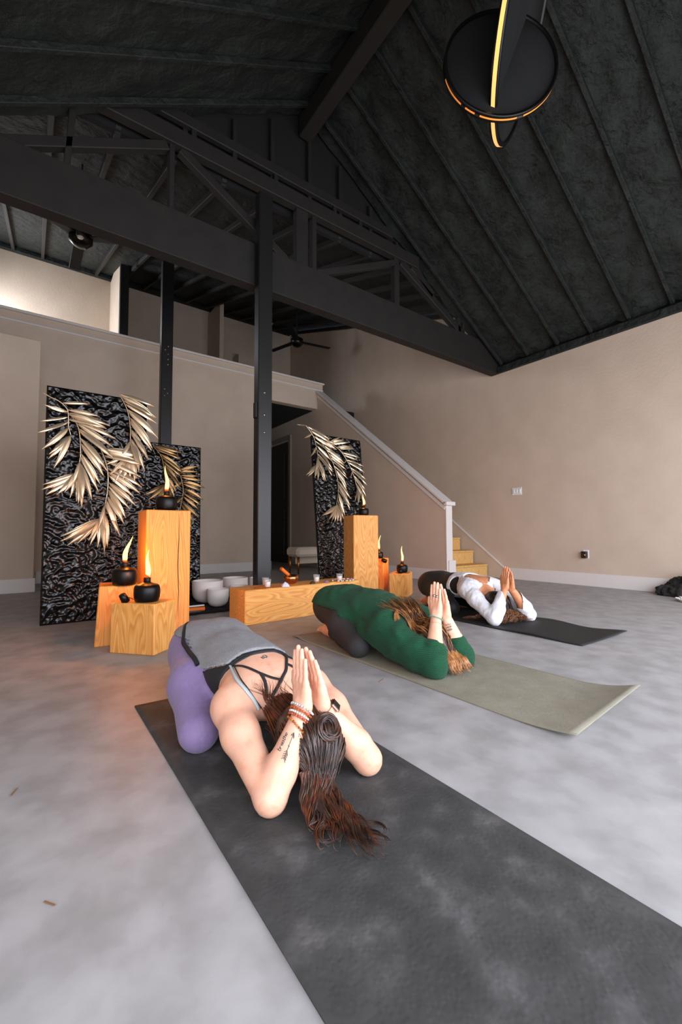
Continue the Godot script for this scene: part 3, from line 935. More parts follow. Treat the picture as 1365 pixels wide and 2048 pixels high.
# ---------------------------------------------------------------- bench altar with its small things
func altar() -> void:
	var t := thing("timber_bench", "long low timber beam serving as altar bench", "bench", Vector3(1.98, 0, -3.36))
	t.rotation.y = 0.07
	# modelled upright and laid down so that the grain runs along it
	put("beam", block_mesh(Vector3(0.275, 1.22, 0.28), 8), M.fir, t, Vector3(0.61, 0.1375, -0.01), Basis(Vector3.BACK, PI / 2))
	var y := 0.276
	candle(Vector3(1.62, y, -3.28), "glass cup candle at the bench's left end, in front of another", 1.0)
	candle(Vector3(1.66, y, -3.40), "glass cup candle at the bench's left end, behind another", 1.0)
	candle(Vector3(2.16, y, -3.36), "lit-looking glass cup candle right of the singing bowl", 1.0)
	candle(Vector3(2.38, y, -3.30), "glass cup candle farthest right on the bench, inside a bead loop", 1.0)
	# bronze singing bowl and striker
	var b := thing("singing_bowl", "hammered bronze singing bowl on the timber bench", "singing bowl", Vector3(1.90, y, -3.38))
	put("bowl", lathe([Vector2(0, 0), Vector2(0.035, 0.0), Vector2(0.056, 0.014), Vector2(0.067, 0.045), Vector2(0.066, 0.076), Vector2(0.063, 0.077), Vector2(0.063, 0.045), Vector2(0.05, 0.016), Vector2(0, 0.008)], 36), M.bronze, b)
	var s := thing("striker", "orange wooden striker resting in the bronze bowl", "striker", Vector3(1.90, y, -3.38))
	put("stick", tube(PackedVector3Array([Vector3(0.01, 0.05, 0.0), Vector3(-0.05, 0.098, 0.01)]), 0.011, 10), M.bronze, s)
	put("grip", tube(PackedVector3Array([Vector3(-0.03, 0.082, 0.008), Vector3(-0.105, 0.142, 0.015), Vector3(-0.107, 0.1435, 0.0153)]), 0.0155, 12), plain(Color(0.86, 0.42, 0.08), 0.6), s)
	# bead strands
	bead_strand(Vector3(1.55, y, -3.26), [Vector3(-0.02, 0, -0.06), Vector3(-0.05, 0, 0.0), Vector3(0.02, 0, 0.035), Vector3(0.14, 0, 0.025), Vector3(0.24, 0, 0.0), Vector3(0.14, 0, -0.03), Vector3(0.04, 0, -0.02), Vector3(-0.02, 0, -0.06)], 70, 0.0045, [plain(Color(0.56, 0.25, 0.08), 0.4), plain(Color(0.68, 0.34, 0.12), 0.4)], "brown wooden bead strand around the left candles")
	bead_strand(Vector3(2.42, y, -3.30), [Vector3(-0.10, 0, 0.06), Vector3(0.0, 0, 0.075), Vector3(0.10, 0, 0.04), Vector3(0.12, 0, -0.02), Vector3(0.04, 0, -0.07), Vector3(-0.08, 0, -0.05), Vector3(-0.12, 0, 0.0)], 44, 0.007, [plain(Color(0.85, 0.82, 0.78), 0.4), plain(Color(0.85, 0.82, 0.78), 0.4), plain(Color(0.5, 0.28, 0.16), 0.5)], "white and brown bead loop around the rightmost candle")
	crystal(Vector3(1.765, y, -3.24), 0.042, Color(0.85, 0.87, 0.92), 3, "pale white crystal cluster beside the left candles")
	crystal(Vector3(2.06, y, -3.27), 0.03, Color(0.22, 0.24, 0.21), 8, "dark green polished stone on the bench")
	crystal(Vector3(2.20, y, -3.26), 0.028, Color(0.55, 0.42, 0.55), 5, "small violet stone on the bench")

func candle(at: Vector3, label: String, s: float) -> void:
	var t := thing("cup_candle", label, "candle", at)
	put("glass_cup", lathe([Vector2(0, 0), Vector2(0.024, 0.0), Vector2(0.031, 0.068), Vector2(0.029, 0.068), Vector2(0.0225, 0.004), Vector2(0, 0.004)], 24), M.glass, t)
	put("wax", lathe([Vector2(0, 0.005), Vector2(0.0225, 0.005), Vector2(0.0265, 0.046), Vector2(0.0, 0.045)], 24), M.wax, t)
	put("wick", tube(PackedVector3Array([Vector3(0, 0.045, 0), Vector3(0.001, 0.056, 0)]), 0.001, 5), M.crack, t)

func sphere(r: float, seg := 10) -> ArrayMesh:
	var p := []
	for i in 7:
		var a := -PI / 2 + PI * i / 6
		p.append(Vector2(maxf(0.0, cos(a) * r) if i > 0 and i < 6 else 0.0, sin(a) * r))
	return lathe(p, seg)

func bead_strand(at: Vector3, ctrl: Array, n: int, r: float, mats: Array, label: String) -> void:
	var t := thing("bead_strand", label, "beads", at)
	var ln := smooth_line(ctrl, n)
	var sp := sphere(r, 8)
	for i in n:
		put("bead", sp, mats[i % mats.size()], t, ln[i] + Vector3(0, r, 0))

func crystal(at: Vector3, r: float, c: Color, seed_: int, label: String) -> void:
	var t := thing("crystal", label, "crystal", at)
	var g := RandomNumberGenerator.new()
	g.seed = seed_
	var pts := []
	var st := SurfaceTool.new()
	st.begin(Mesh.PRIMITIVE_TRIANGLES)
	var top := Vector3(g.randf_range(-0.2, 0.2) * r, r * g.randf_range(0.75, 1.0), 0)
	var lo := []
	var hi := []
	for i in 7:
		var a := TAU * i / 7 + g.randf_range(-0.2, 0.2)
		lo.append(Vector3(cos(a), 0, sin(a)) * r * g.randf_range(0.85, 1.05))
		hi.append(Vector3(cos(a) * r * 0.7, r * g.randf_range(0.35, 0.6), sin(a) * r * 0.7))
	for i in 7:
		var j := (i + 1) % 7
		quad(st, lo[i], lo[j], hi[j], hi[i], lo[i])
		tri(st, hi[i], hi[j], top, Vector3.UP + hi[i])
	put("stone", st.commit(), plain(c, 0.25), t)

func bowls() -> void:
	var cl := thing("floor_cloth", "black shaggy cloth on the floor under the white bowls", "cloth", Vector3(1.6, 0, -4.35))
	var st := SurfaceTool.new()
	st.begin(Mesh.PRIMITIVE_TRIANGLES)
	var nz := noise(9.0, FastNoiseLite.TYPE_SIMPLEX, 3, 4)
	for i in 40:
		for j in 40:
			for k in [[0, 0], [1, 1], [1, 0], [0, 0], [0, 1], [1, 1]]:
				var u: float = (i + k[0]) / 40.0
				var v: float = (j + k[1]) / 40.0
				var e := minf(minf(u, 1 - u), minf(v, 1 - v))
				var p := Vector3((u - 0.5) * 1.05, 0.0, (v - 0.5) * 0.95)
				p += Vector3(nz.get_noise_2d(p.x * 3, p.z * 3), 0, nz.get_noise_2d(p.z * 3 + 5, p.x * 3)) * 0.02
				p.y = (0.002 if e <= 0.0 else 0.014 + 0.006 * nz.get_noise_2d(p.x * 8, p.z * 8))
				st.add_vertex(p)
	st.index()
	st.generate_normals()
	put("cloth", st.commit(), M.black_cloth, cl)
	for q in [[1.50, -4.42, 0.155, 0.225, "white singing bowl, large, nearest the tall block at the back"], [1.50, -4.12, 0.105, 0.17, "smaller white singing bowl in front at the left"], [1.88, -4.62, 0.14, 0.215, "large white singing bowl just left of the post"], [1.83, -4.38, 0.105, 0.15, "smaller white singing bowl beside the bench end"], [2.17, -4.60, 0.12, 0.2, "white singing bowl half hidden right behind the post"]]:
		var t := thing("crystal_bowl", q[4], "singing bowl", Vector3(q[0], 0.016, q[1]))
		var r: float = q[2]
		var h: float = q[3]
		put("bowl", lathe([Vector2(0, 0), Vector2(r * 0.35, 0.0), Vector2(r * 0.72, h * 0.09), Vector2(r * 0.93, h * 0.28), Vector2(r, h * 0.55), Vector2(r, h), Vector2(r - 0.006, h + 0.002), Vector2(r - 0.011, h), Vector2(r - 0.011, h * 0.55), Vector2(r * 0.85, h * 0.3), Vector2(0, h * 0.08)], 40), M.quartz, t)
	var ml := thing("bowl_mallet", "orange and white mallet lying beside the tall left block", "mallet", Vector3(1.16, 0.055, -3.86))
	put("shaft", tube(PackedVector3Array([Vector3(-0.2, 0.03, 0), Vector3(0.12, 0.03, 0)]), 0.007, 10), M.white_plastic, ml)
	put("head", tube(PackedVector3Array([Vector3(-0.12, 0, 0.0), Vector3(0.12, 0, 0.0), Vector3(0.122, 0, 0)]), 0.019, 12), plain(Color(0.85, 0.42, 0.1), 0.6), ml)
	put("core", tube(PackedVector3Array([Vector3(-0.1, -0.02, 0), Vector3(0.09, -0.02, 0)]), 0.02, 8), M.black, ml)

func far_bits() -> void:
	# upholstered bench behind the right panel
	var t := thing("upholstered_bench", "cream upholstered bench with brass legs behind the right panel", "bench", Vector3(4.3, 0, -6.75))
	put("seat", box(Vector3(1.0, 0.17, 0.42), 0.045), plain(Color(0.83, 0.78, 0.70), 0.9), t, Vector3(0, 0.39, 0))
	for x in [-0.44, 0.44]:
		for z in [-0.15, 0.15]:
			put("leg", lathe([Vector2(0, 0), Vector2(0.014, 0), Vector2(0.026, 0.31), Vector2(0, 0.31)], 14), M.brass, t, Vector3(x, 0, z))
	put("lower_rail", box(Vector3(0.84, 0.13, 0.03), 0.01), plain(Color(0.75, 0.70, 0.62), 0.9), t, Vector3(0.1, 0.22, -0.17))


# ---------------------------------------------------------------- soft shapes: tapered capsules and ellipsoids joined by a smooth minimum and meshed as surface nets
# a shape is [kind, a, b, ra, rb, k, basis, squash]
func cap(a: Vector3, b: Vector3, ra: float, rb: float, k := 0.03) -> Array:
	return [0, a, b, ra, rb, k]

func ell(c: Vector3, r: Vector3, k := 0.03, bs := Basis()) -> Array:
	return [1, c, r, 0.0, 0.0, k, bs.transposed()]

func chain(pts: Array, radii: Array, k := 0.02) -> Array:
	var out := []
	for i in pts.size() - 1:
		out.append(cap(pts[i], pts[i + 1], radii[i], radii[i + 1], k))
	return out

func sdf_one(s: Array, p: Vector3) -> float:
	if s[0] == 0:
		var a: Vector3 = s[1]
		var ab: Vector3 = s[2] - a
		var h := clampf((p - a).dot(ab) / maxf(ab.length_squared(), 1e-9), 0.0, 1.0)
		return (p - a - ab * h).length() - lerpf(s[3], s[4], h)
	var r: Vector3 = s[2]
	var q: Vector3 = s[6] * (p - s[1])
	var k0 := (q / r).length()
	var k1 := (q / (r * r)).length()
	return k0 * (k0 - 1.0) / maxf(k1, 1e-6)

func sdf(shapes: Array, p: Vector3) -> float:
	var d := 9.0
	for s in shapes:
		var e := sdf_one(s, p)
		var k: float = s[5]
		var h: float = maxf(k - absf(d - e), 0.0) / k
		d = minf(d, e) - h * h * k * 0.25
	return d

func grad(shapes: Array, p: Vector3) -> Vector3:
	var e := 0.002
	return Vector3(sdf(shapes, p + Vector3(e, 0, 0)) - sdf(shapes, p - Vector3(e, 0, 0)), sdf(shapes, p + Vector3(0, e, 0)) - sdf(shapes, p - Vector3(0, e, 0)), sdf(shapes, p + Vector3(0, 0, e)) - sdf(shapes, p - Vector3(0, 0, e))).normalized()

func onto(shapes: Array, p: Vector3, off := 0.0) -> Vector3:
	# the point moved along the field to `off` above the skin
	var q := p
	for i in 3:
		var g := grad(shapes, q)
		q -= g * (sdf(shapes, q) - off)
	return q

func bounds(s: Array) -> AABB:
	if s[0] == 0:
		var a: Vector3 = s[1]
		var b: Vector3 = s[2]
		var ra: Vector3 = Vector3.ONE * s[3]
		var rb: Vector3 = Vector3.ONE * s[4]
		return AABB(a - ra, ra * 2.0).merge(AABB(b - rb, rb * 2.0))
	var r: Vector3 = s[2]
	var m := maxf(r.x, maxf(r.y, r.z)) if (s[6] as Basis) != Basis() else 0.0
	if m > 0.0:
		r = Vector3(m, m, m)
	return AABB(s[1] - r, r * 2.0)

# cut: Callable(p, d) -> d, applied where d is near the skin
func sculpt(st: SurfaceTool, shapes: Array, cell: float, inflate := 0.0, cut = null) -> void:
	var bb := bounds(shapes[0])
	for s in shapes:
		bb = bb.merge(bounds(s))
	bb = bb.grow(inflate + cell * 3.0)
	var o := bb.position
	var nx := int(bb.size.x / cell) + 2
	var ny := int(bb.size.y / cell) + 2
	var nz := int(bb.size.z / cell) + 2
	var sx := 1
	var sy := nx
	var sz := nx * ny
	var f := PackedFloat32Array()
	f.resize(nx * ny * nz)
	f.fill(1.0)
	for s in shapes:
		var k: float = s[5]
		var b := bounds(s).grow(k + inflate + cell * 2.5)
		var lo := ((b.position - o) / cell).floor()
		var hi := ((b.end - o) / cell).ceil()
		var x0 := maxi(0, int(lo.x))
		var x1 := mini(nx - 1, int(hi.x))
		var y0 := maxi(0, int(lo.y))
		var y1 := mini(ny - 1, int(hi.y))
		var z0 := maxi(0, int(lo.z))
		var z1 := mini(nz - 1, int(hi.z))
		var kind: int = s[0]
		var a: Vector3 = s[1]
		var ab: Vector3 = s[2] - a if kind == 0 else Vector3.ONE
		var il := 1.0 / maxf(ab.length_squared(), 1e-9)
		var ra: float = s[3]
		var dr: float = s[4] - ra
		var r: Vector3 = s[2]
		var r2 := r * r
		var bt := Basis()
		if kind == 1:
			bt = s[6]
		var ik := 1.0 / k
		for z in range(z0, z1 + 1):
			for y in range(y0, y1 + 1):
				var i := x0 * sx + y * sy + z * sz
				var p := o + Vector3(x0, y, z) * cell - a
				for x in range(x0, x1 + 1):
					var e: float
					if kind == 0:
						var h := clampf(p.dot(ab) * il, 0.0, 1.0)
						e = (p - ab * h).length() - ra - dr * h
					else:
						var q := bt * p
						var k0 := (q / r).length()
						e = k0 * (k0 - 1.0) / maxf((q / r2).length(), 1e-6)
					e -= inflate
					var d := f[i]
					var h2 := k - absf(d - e)
					if h2 > 0.0:
						f[i] = minf(d, e) - h2 * h2 * ik * 0.25
					elif e < d:
						f[i] = e
					i += 1
					p.x += cell
	if cut != null:
		var near := cell * 4.0
		var i := 0
		for z in nz:
			for y in ny:
				for x in nx:
					if f[i] < near:
						f[i] = cut.call(o + Vector3(x, y, z) * cell, f[i])
					i += 1
	# nets
	var vid := PackedInt32Array()
	vid.resize(f.size())
	vid.fill(-1)
	var vs := PackedVector3Array()
	var ns := PackedVector3Array()
	var cells := PackedInt32Array()
	var offs := PackedInt32Array([0, sx, sy, sx + sy, sz, sx + sz, sy + sz, sx + sy + sz])
	for z in nz - 1:
		for y in ny - 1:
			var i := y * sy + z * sz
			for x in nx - 1:
				var v0 := f[i]
				if absf(v0) < cell * 2.2:
					var neg := 0
					for k in 8:
						if f[i + offs[k]] < 0.0:
							neg += 1
					if neg > 0 and neg < 8:
						var f0 := f[i]
						var f1 := f[i + sx]
						var f2 := f[i + sy]
						var f3 := f[i + sx + sy]
						var f4 := f[i + sz]
						var f5 := f[i + sx + sz]
						var f6 := f[i + sy + sz]
						var f7 := f[i + sx + sy + sz]
						var acc := Vector3.ZERO
						var n := 0
						if (f0 < 0.0) != (f1 < 0.0):
							acc += Vector3(f0 / (f0 - f1), 0, 0)
							n += 1
						if (f2 < 0.0) != (f3 < 0.0):
							acc += Vector3(f2 / (f2 - f3), 1, 0)
							n += 1
						if (f4 < 0.0) != (f5 < 0.0):
							acc += Vector3(f4 / (f4 - f5), 0, 1)
							n += 1
						if (f6 < 0.0) != (f7 < 0.0):
							acc += Vector3(f6 / (f6 - f7), 1, 1)
							n += 1
						if (f0 < 0.0) != (f2 < 0.0):
							acc += Vector3(0, f0 / (f0 - f2), 0)
							n += 1
						if (f1 < 0.0) != (f3 < 0.0):
							acc += Vector3(1, f1 / (f1 - f3), 0)
							n += 1
						if (f4 < 0.0) != (f6 < 0.0):
							acc += Vector3(0, f4 / (f4 - f6), 1)
							n += 1
						if (f5 < 0.0) != (f7 < 0.0):
							acc += Vector3(1, f5 / (f5 - f7), 1)
							n += 1
						if (f0 < 0.0) != (f4 < 0.0):
							acc += Vector3(0, 0, f0 / (f0 - f4))
							n += 1
						if (f1 < 0.0) != (f5 < 0.0):
							acc += Vector3(1, 0, f1 / (f1 - f5))
							n += 1
						if (f2 < 0.0) != (f6 < 0.0):
							acc += Vector3(0, 1, f2 / (f2 - f6))
							n += 1
						if (f3 < 0.0) != (f7 < 0.0):
							acc += Vector3(1, 1, f3 / (f3 - f7))
							n += 1
						vid[i] = vs.size()
						cells.append(i)
						vs.append(o + (Vector3(x, y, z) + acc / maxi(n, 1)) * cell)
						ns.append(Vector3(f1 + f3 + f5 + f7 - f0 - f2 - f4 - f6, f2 + f3 + f6 + f7 - f0 - f1 - f4 - f5, f4 + f5 + f6 + f7 - f0 - f1 - f2 - f3).normalized())
				i += 1
	for c in cells:
		var f0 := f[c]
		for ax in 3:
			var d := sx if ax == 0 else (sy if ax == 1 else sz)
			var u := sy if ax == 0 else (sz if ax == 1 else sx)
			var w := sz if ax == 0 else (sx if ax == 1 else sy)
			var f1 := f[c + d]
			if (f0 < 0.0) == (f1 < 0.0):
				continue
			if c - u - w < 0:
				continue
			var a := vid[c]
			var b := vid[c - u]
			var e := vid[c - u - w]
			var g := vid[c - w]
			if a < 0 or b < 0 or e < 0 or g < 0:
				continue
			var order := [a, e, b, a, g, e] if f0 < 0.0 else [a, b, e, a, e, g]
			for q in order:
				st.set_normal(ns[q])
				st.add_vertex(vs[q])

func shape_mesh(shapes: Array, cell: float, inflate := 0.0, cut = null) -> ArrayMesh:
	var st := SurfaceTool.new()
	st.begin(Mesh.PRIMITIVE_TRIANGLES)
	sculpt(st, shapes, cell, inflate, cut)
	st.index()
	return st.commit()

func stroke(st: SurfaceTool, shapes: Array, pts: Array, n: int, r: float, off: float, sides := 5, flat := 1.0) -> void:
	# a cord or ribbon laid on the skin along control points
	var ln := smooth_line(pts, n)
	var out := PackedVector3Array()
	var rr := PackedFloat32Array()
	for p in ln:
		out.append(onto(shapes, p, off))
		rr.append(r)
	var up := grad(shapes, out[out.size() / 2])
	add_tube(st, out, rr, sides, flat, up)

# ---------------------------------------------------------------- hands
func hand_shapes(wrist: Vector3, u: Vector3, w: Vector3, n: Vector3, s: float, forearm: Vector3, bend := 0.0) -> Array:
	# u: wrist to fingertips, w: towards the thumb side, n: out of the palm
	var out := []
	var P := func(x: float, y: float, z: float) -> Vector3:
		return wrist + (u * x + w * y + n * z) * s
	out.append(cap(wrist + (forearm - wrist).normalized() * 0.05, P.call(0.005, 0.0, 0.0), 0.027 * s, 0.025 * s, 0.02))
	out.append(cap(P.call(0.0, 0.0, 0.0), P.call(0.03, 0.004, -0.002), 0.024 * s, 0.022 * s, 0.02))
	var ky := [0.031, 0.0105, -0.0105, -0.030]
	var kx := [0.092, 0.096, 0.092, 0.083]
	var ln := [[0.042, 0.024, 0.021], [0.046, 0.028, 0.023], [0.043, 0.026, 0.022], [0.033, 0.019, 0.019]]
	var rad := [0.0092, 0.0095, 0.009, 0.008]
	for i in 4:
		out.append(cap(P.call(0.012, ky[i] * 0.62, 0.0), P.call(kx[i], ky[i], -0.001), 0.0145 * s, 0.0108 * s, 0.014))
	out.append(cap(P.call(0.02, 0.024, 0.006), P.call(0.05, 0.030, 0.006), 0.017 * s, 0.014 * s, 0.014))
	out.append(cap(P.call(0.02, -0.022, 0.004), P.call(0.06, -0.028, 0.003), 0.014 * s, 0.011 * s, 0.014))
	for i in 4:
		var x: float = kx[i]
		var y: float = ky[i]
		var dy: float = -0.03 * ky[i]
		var z := -0.001
		var r: float = rad[i]
		for j in 3:
			var l: float = ln[i][j]
			var zb := 0.002 * (j + 1) * bend
			var a: Vector3 = P.call(x, y, z)
			x += l
			y += dy * l * 6.0
			z += zb
			out.append(cap(a, P.call(x, y, z), r * s * (1.0 - 0.07 * j), r * s * (0.93 - 0.09 * j), 0.0035 if j > 0 else 0.006))
	# thumb, from the side of the palm near its base
	var t0: Vector3 = P.call(0.022, 0.026, 0.006)
	var t1: Vector3 = P.call(0.052, 0.047, 0.008)
	var t2: Vector3 = P.call(0.085, 0.054, 0.006)
	var t3: Vector3 = P.call(0.112, 0.054, 0.005)
	out.append(cap(t0, t1, 0.0145 * s, 0.0122 * s, 0.012))
	out.append(cap(t1, t2, 0.0115 * s, 0.0102 * s, 0.005))
	out.append(cap(t2, t3, 0.0102 * s, 0.0078 * s, 0.004))
	return out

func nails(parent: Node3D, hs: Array, wrist: Vector3, u: Vector3, w: Vector3, n: Vector3, s: float, mat: Material) -> void:
	# one nail on the back of each fingertip (the last capsule of each finger), and of the thumb
	var nm := box(Vector3(0.0095, 0.0018, 0.012) * s, 0.0008)
	var count := hs.size()
	for i in [count - 13, count - 10, count - 7, count - 4, count - 1]:
		var c: Array = hs[i]
		var tip: Vector3 = c[2]
		var d: Vector3 = (c[2] - c[1]).normalized()
		var back := -n if i != count - 1 else (w - n * 0.4).normalized()
		var x := d.cross(back).normalized()
		back = x.cross(d).normalized()
		put("nail", nm, mat, parent, tip + back * float(c[4]) * 0.86 - d * 0.001, Basis(x, back, d))

# ---------------------------------------------------------------- yoga mats
func mat_mesh(pts: PackedVector2Array, thick: float, curl: Callable) -> ArrayMesh:
	# quadrilateral mat a-b-c-d (far left, far right, near right, near left) as a fine grid with real thickness
	var st := SurfaceTool.new()
	st.begin(Mesh.PRIMITIVE_TRIANGLES)
	var nu := 24
	var nv := 60
	for side in [0, 1]:
		for j in nv + 1:
			for i in nu + 1:
				var u := float(i) / nu
				var v := float(j) / nv
				var p := pts[0].lerp(pts[1], u).lerp(pts[3].lerp(pts[2], u), v)
				var y: float = curl.call(u, v)
				st.add_vertex(Vector3(p.x, y + (thick if side == 0 else 0.0), p.y))
	var row := nu + 1
	var all := row * (nv + 1)
	for j in nv:
		for i in nu:
			var a := j * row + i
			for k in [a, a + 1, a + row + 1, a, a + row + 1, a + row]:
				st.add_index(k)
			for k in [a, a + row + 1, a + 1, a, a + row, a + row + 1]:
				st.add_index(k + all)
	var edge := []
	for i in nu:
		edge.append([i, i + 1])
		edge.append([nv * row + i + 1, nv * row + i])
	for j in nv:
		edge.append([(j + 1) * row, j * row])
		edge.append([j * row + nu, (j + 1) * row + nu])
	for e in edge:
		for k in [e[0], e[0] + all, e[1] + all, e[0], e[1] + all, e[1]]:
			st.add_index(k)
	st.generate_normals()
	return st.commit()

func mats() -> void:
	var rib := func(c0: Color, c1: Color, c2: Color, sd: int) -> StandardMaterial3D:
		var m := patterned(tex(noise(0.007, FastNoiseLite.TYPE_SIMPLEX_SMOOTH, 6, sd, 30.0), ramp([[0.0, c0], [0.58, c1], [0.75, c1.lerp(c2, 0.3)], [1.0, c2]]), 512), Vector3(1.9, 1.9, 1.9), 0.72, true)
		relief(m, noise(0.35, FastNoiseLite.TYPE_VALUE, 1, 3), 2.0, 0.15, 256)
		return m
	var flat := func(_u: float, _v: float) -> float: return 0.0005
	var t := thing("yoga_mat", "large charcoal yoga mat with chalky smudges under the nearest person", "yoga mat")
	put("mat", mat_mesh(PackedVector2Array([Vector2(0.373, -1.995), Vector2(0.985, -1.97), Vector2(0.985, 0.1), Vector2(0.373, 0.1)]), 0.006, flat), rib.call(Color(0.185, 0.185, 0.18), Color(0.235, 0.235, 0.23), Color(0.345, 0.34, 0.335), 5), t)
	t = thing("yoga_mat", "sage green-grey yoga mat with curled near end under the person in the green sweater", "yoga mat")
	var curl := func(u: float, v: float) -> float:
		var e := clampf((v - 0.86) / 0.14, 0.0, 1.0)
		return 0.0005 + 0.045 * e * e * (0.55 + 0.6 * u) + 0.02 * exp(-pow((v - 0.03) / 0.03, 2.0)) * exp(-pow(u / 0.12, 2.0)) * 0.6
	put("mat", mat_mesh(PackedVector2Array([Vector2(1.506, -2.66), Vector2(2.12, -2.66), Vector2(2.20, -0.775), Vector2(1.55, -0.745)]), 0.005, curl), rib.call(Color(0.50, 0.485, 0.42), Color(0.535, 0.52, 0.455), Color(0.57, 0.555, 0.49), 6), t)
	t = thing("yoga_mat", "black yoga mat with wavy edges under the farthest person", "yoga mat")
	var wave := func(u: float, v: float) -> float:
		return 0.001 + 0.024 * clampf((v - 0.45) * 3.0, 0.0, 1.0) * (0.5 + 0.5 * sin(v * 17.0 + u * 2.0 + 1.0)) * (0.4 + u * 0.6)
	put("mat", mat_mesh(PackedVector2Array([Vector2(2.86, -2.95), Vector2(3.48, -3.02), Vector2(3.46, -1.29), Vector2(2.87, -1.33)]), 0.005, wave), rib.call(Color(0.08, 0.083, 0.08), Color(0.10, 0.105, 0.10), Color(0.14, 0.14, 0.135), 8), t)

# ---------------------------------------------------------------- people
func skeleton(c: Dictionary) -> Dictionary:
	# child's pose, head towards +z, face down; c holds the measures that differ. Returns shape lists by body region
	var s: float = c.s
	var g := {}
	var li: float = c.get("lift", 0.0)
	var V := func(x: float, y: float, z: float) -> Vector3: return Vector3(x * s, y * s, z * s)
	g.torso = [
		ell(V.call(0, 0.20, -0.90), V.call(0.165, 0.125, 0.15), 0.06 * s),
		ell(V.call(0.075, 0.195, -0.97), V.call(0.098, 0.112, 0.11), 0.05 * s),
		ell(V.call(-0.075, 0.195, -0.97), V.call(0.098, 0.112, 0.11), 0.05 * s),
		ell(V.call(0, 0.215, -0.74), V.call(0.136, 0.093, 0.17), 0.08 * s),
		ell(V.call(0, 0.198 + li * 0.6, -0.54), V.call(0.150, 0.102, 0.21), 0.08 * s),
		cap(V.call(-0.09, 0.176 + li, -0.36), V.call(0.09, 0.176 + li, -0.36), 0.074 * s, 0.074 * s, 0.06 * s),
		cap(V.call(-0.05, 0.21 + li, -0.42), V.call(-0.05, 0.228 + li * 0.4, -0.64), 0.045 * s, 0.04 * s, 0.05 * s),
		cap(V.call(0.05, 0.21 + li, -0.42), V.call(0.05, 0.228 + li * 0.4, -0.64), 0.045 * s, 0.04 * s, 0.05 * s),
	]
	g.neck = [cap(V.call(0, 0.165 + li, -0.34), V.call(0, 0.115 + li * 0.3, -0.16), 0.055 * s, 0.05 * s, 0.05 * s)]
	g.legs = []
	g.feet = []
	for d in [-1.0, 1.0]:
		var hip: Vector3 = V.call(d * 0.085, 0.18, -0.90)
		var knee: Vector3 = V.call(d * c.knee.x, c.knee.y, c.knee.z)
		var ank: Vector3 = V.call(d * 0.10, 0.042, -0.90)
		g.legs.append(cap(hip, hip.lerp(knee, 0.5) + V.call(d * 0.012, 0.018, 0), 0.095 * s, 0.084 * s, 0.04 * s))
		g.legs.append(cap(hip.lerp(knee, 0.5) + V.call(d * 0.012, 0.018, 0), knee, 0.084 * s, 0.056 * s, 0.04 * s))
		g.legs.append(cap(knee, knee.lerp(ank, 0.4) + V.call(0, 0.014, 0), 0.054 * s, 0.056 * s, 0.03 * s))
		g.legs.append(cap(knee.lerp(ank, 0.4) + V.call(0, 0.014, 0), ank, 0.056 * s, 0.034 * s, 0.03 * s))
		g.feet.append(cap(ank, V.call(d * 0.085, 0.038, -0.97), 0.036 * s, 0.036 * s, 0.02 * s))
		g.feet.append(cap(V.call(d * 0.085, 0.038, -0.97), V.call(d * 0.07, 0.024, -1.07), 0.034 * s, 0.022 * s, 0.02 * s))
		for k in 5:
			g.feet.append(cap(V.call(d * (0.045 + 0.013 * k), 0.02, -1.065), V.call(d * (0.04 + 0.014 * k), 0.014, -1.10 + 0.005 * k), 0.010 * s, 0.008 * s, 0.006 * s))
	g.arms = []
	g.hands = []
	g.hand_frames = []
	for d in [-1.0, 1.0]:
		var sh: Vector3 = V.call(d * 0.148, 0.168 + li * 0.9, -0.325)
		var el: Vector3 = c.elbow_l if d < 0 else c.elbow_r
		var wr: Vector3 = c.wrist_l if d < 0 else c.wrist_r
		var tip: Vector3 = c.tip + Vector3(d * 0.012 * s, 0, 0)
		var m: Vector3 = sh.lerp(el, 0.35) + V.call(d * 0.01, 0.004, 0.0)
		g.arms.append(cap(V.call(d * 0.10, 0.165 + li, -0.37), sh, 0.066 * s, 0.060 * s, 0.05 * s))
		g.arms.append(cap(sh, m, 0.060 * s, 0.052 * s, 0.03 * s))
		g.arms.append(cap(m, el, 0.052 * s, 0.040 * s, 0.03 * s))
		var fm: Vector3 = el.lerp(wr, 0.3) + V.call(d * 0.004, 0, 0.004)
		g.arms.append(cap(el, fm, 0.040 * s, 0.043 * s, 0.02 * s))
		g.arms.append(cap(fm, wr, 0.043 * s, 0.0265 * s, 0.02 * s))
		var u := (tip - wr).normalized()
		var w := Vector3(0, -0.1, -1)
		w = (w - u * w.dot(u)).normalized()
		var n := Vector3(-d, 0, 0)
		n = (n - u * n.dot(u) - w * n.dot(w)).normalized()
		g.hands.append(hand_shapes(wr, u, w, n, c.hand, el, 0.2))
		g.hand_frames.append([wr, u, w, n])
	# head: crown dir k, face dir f
	var h: Vector3 = V.call(c.head.x, c.head.y, c.head.z)
	var k := Vector3(0, -0.2, 0.98).normalized()
	var f := Vector3(0, -0.98, -0.2).normalized()
	var X := Vector3.RIGHT
	var hb := Basis(X, f, k)
	g.head_frame = [h, k, f]
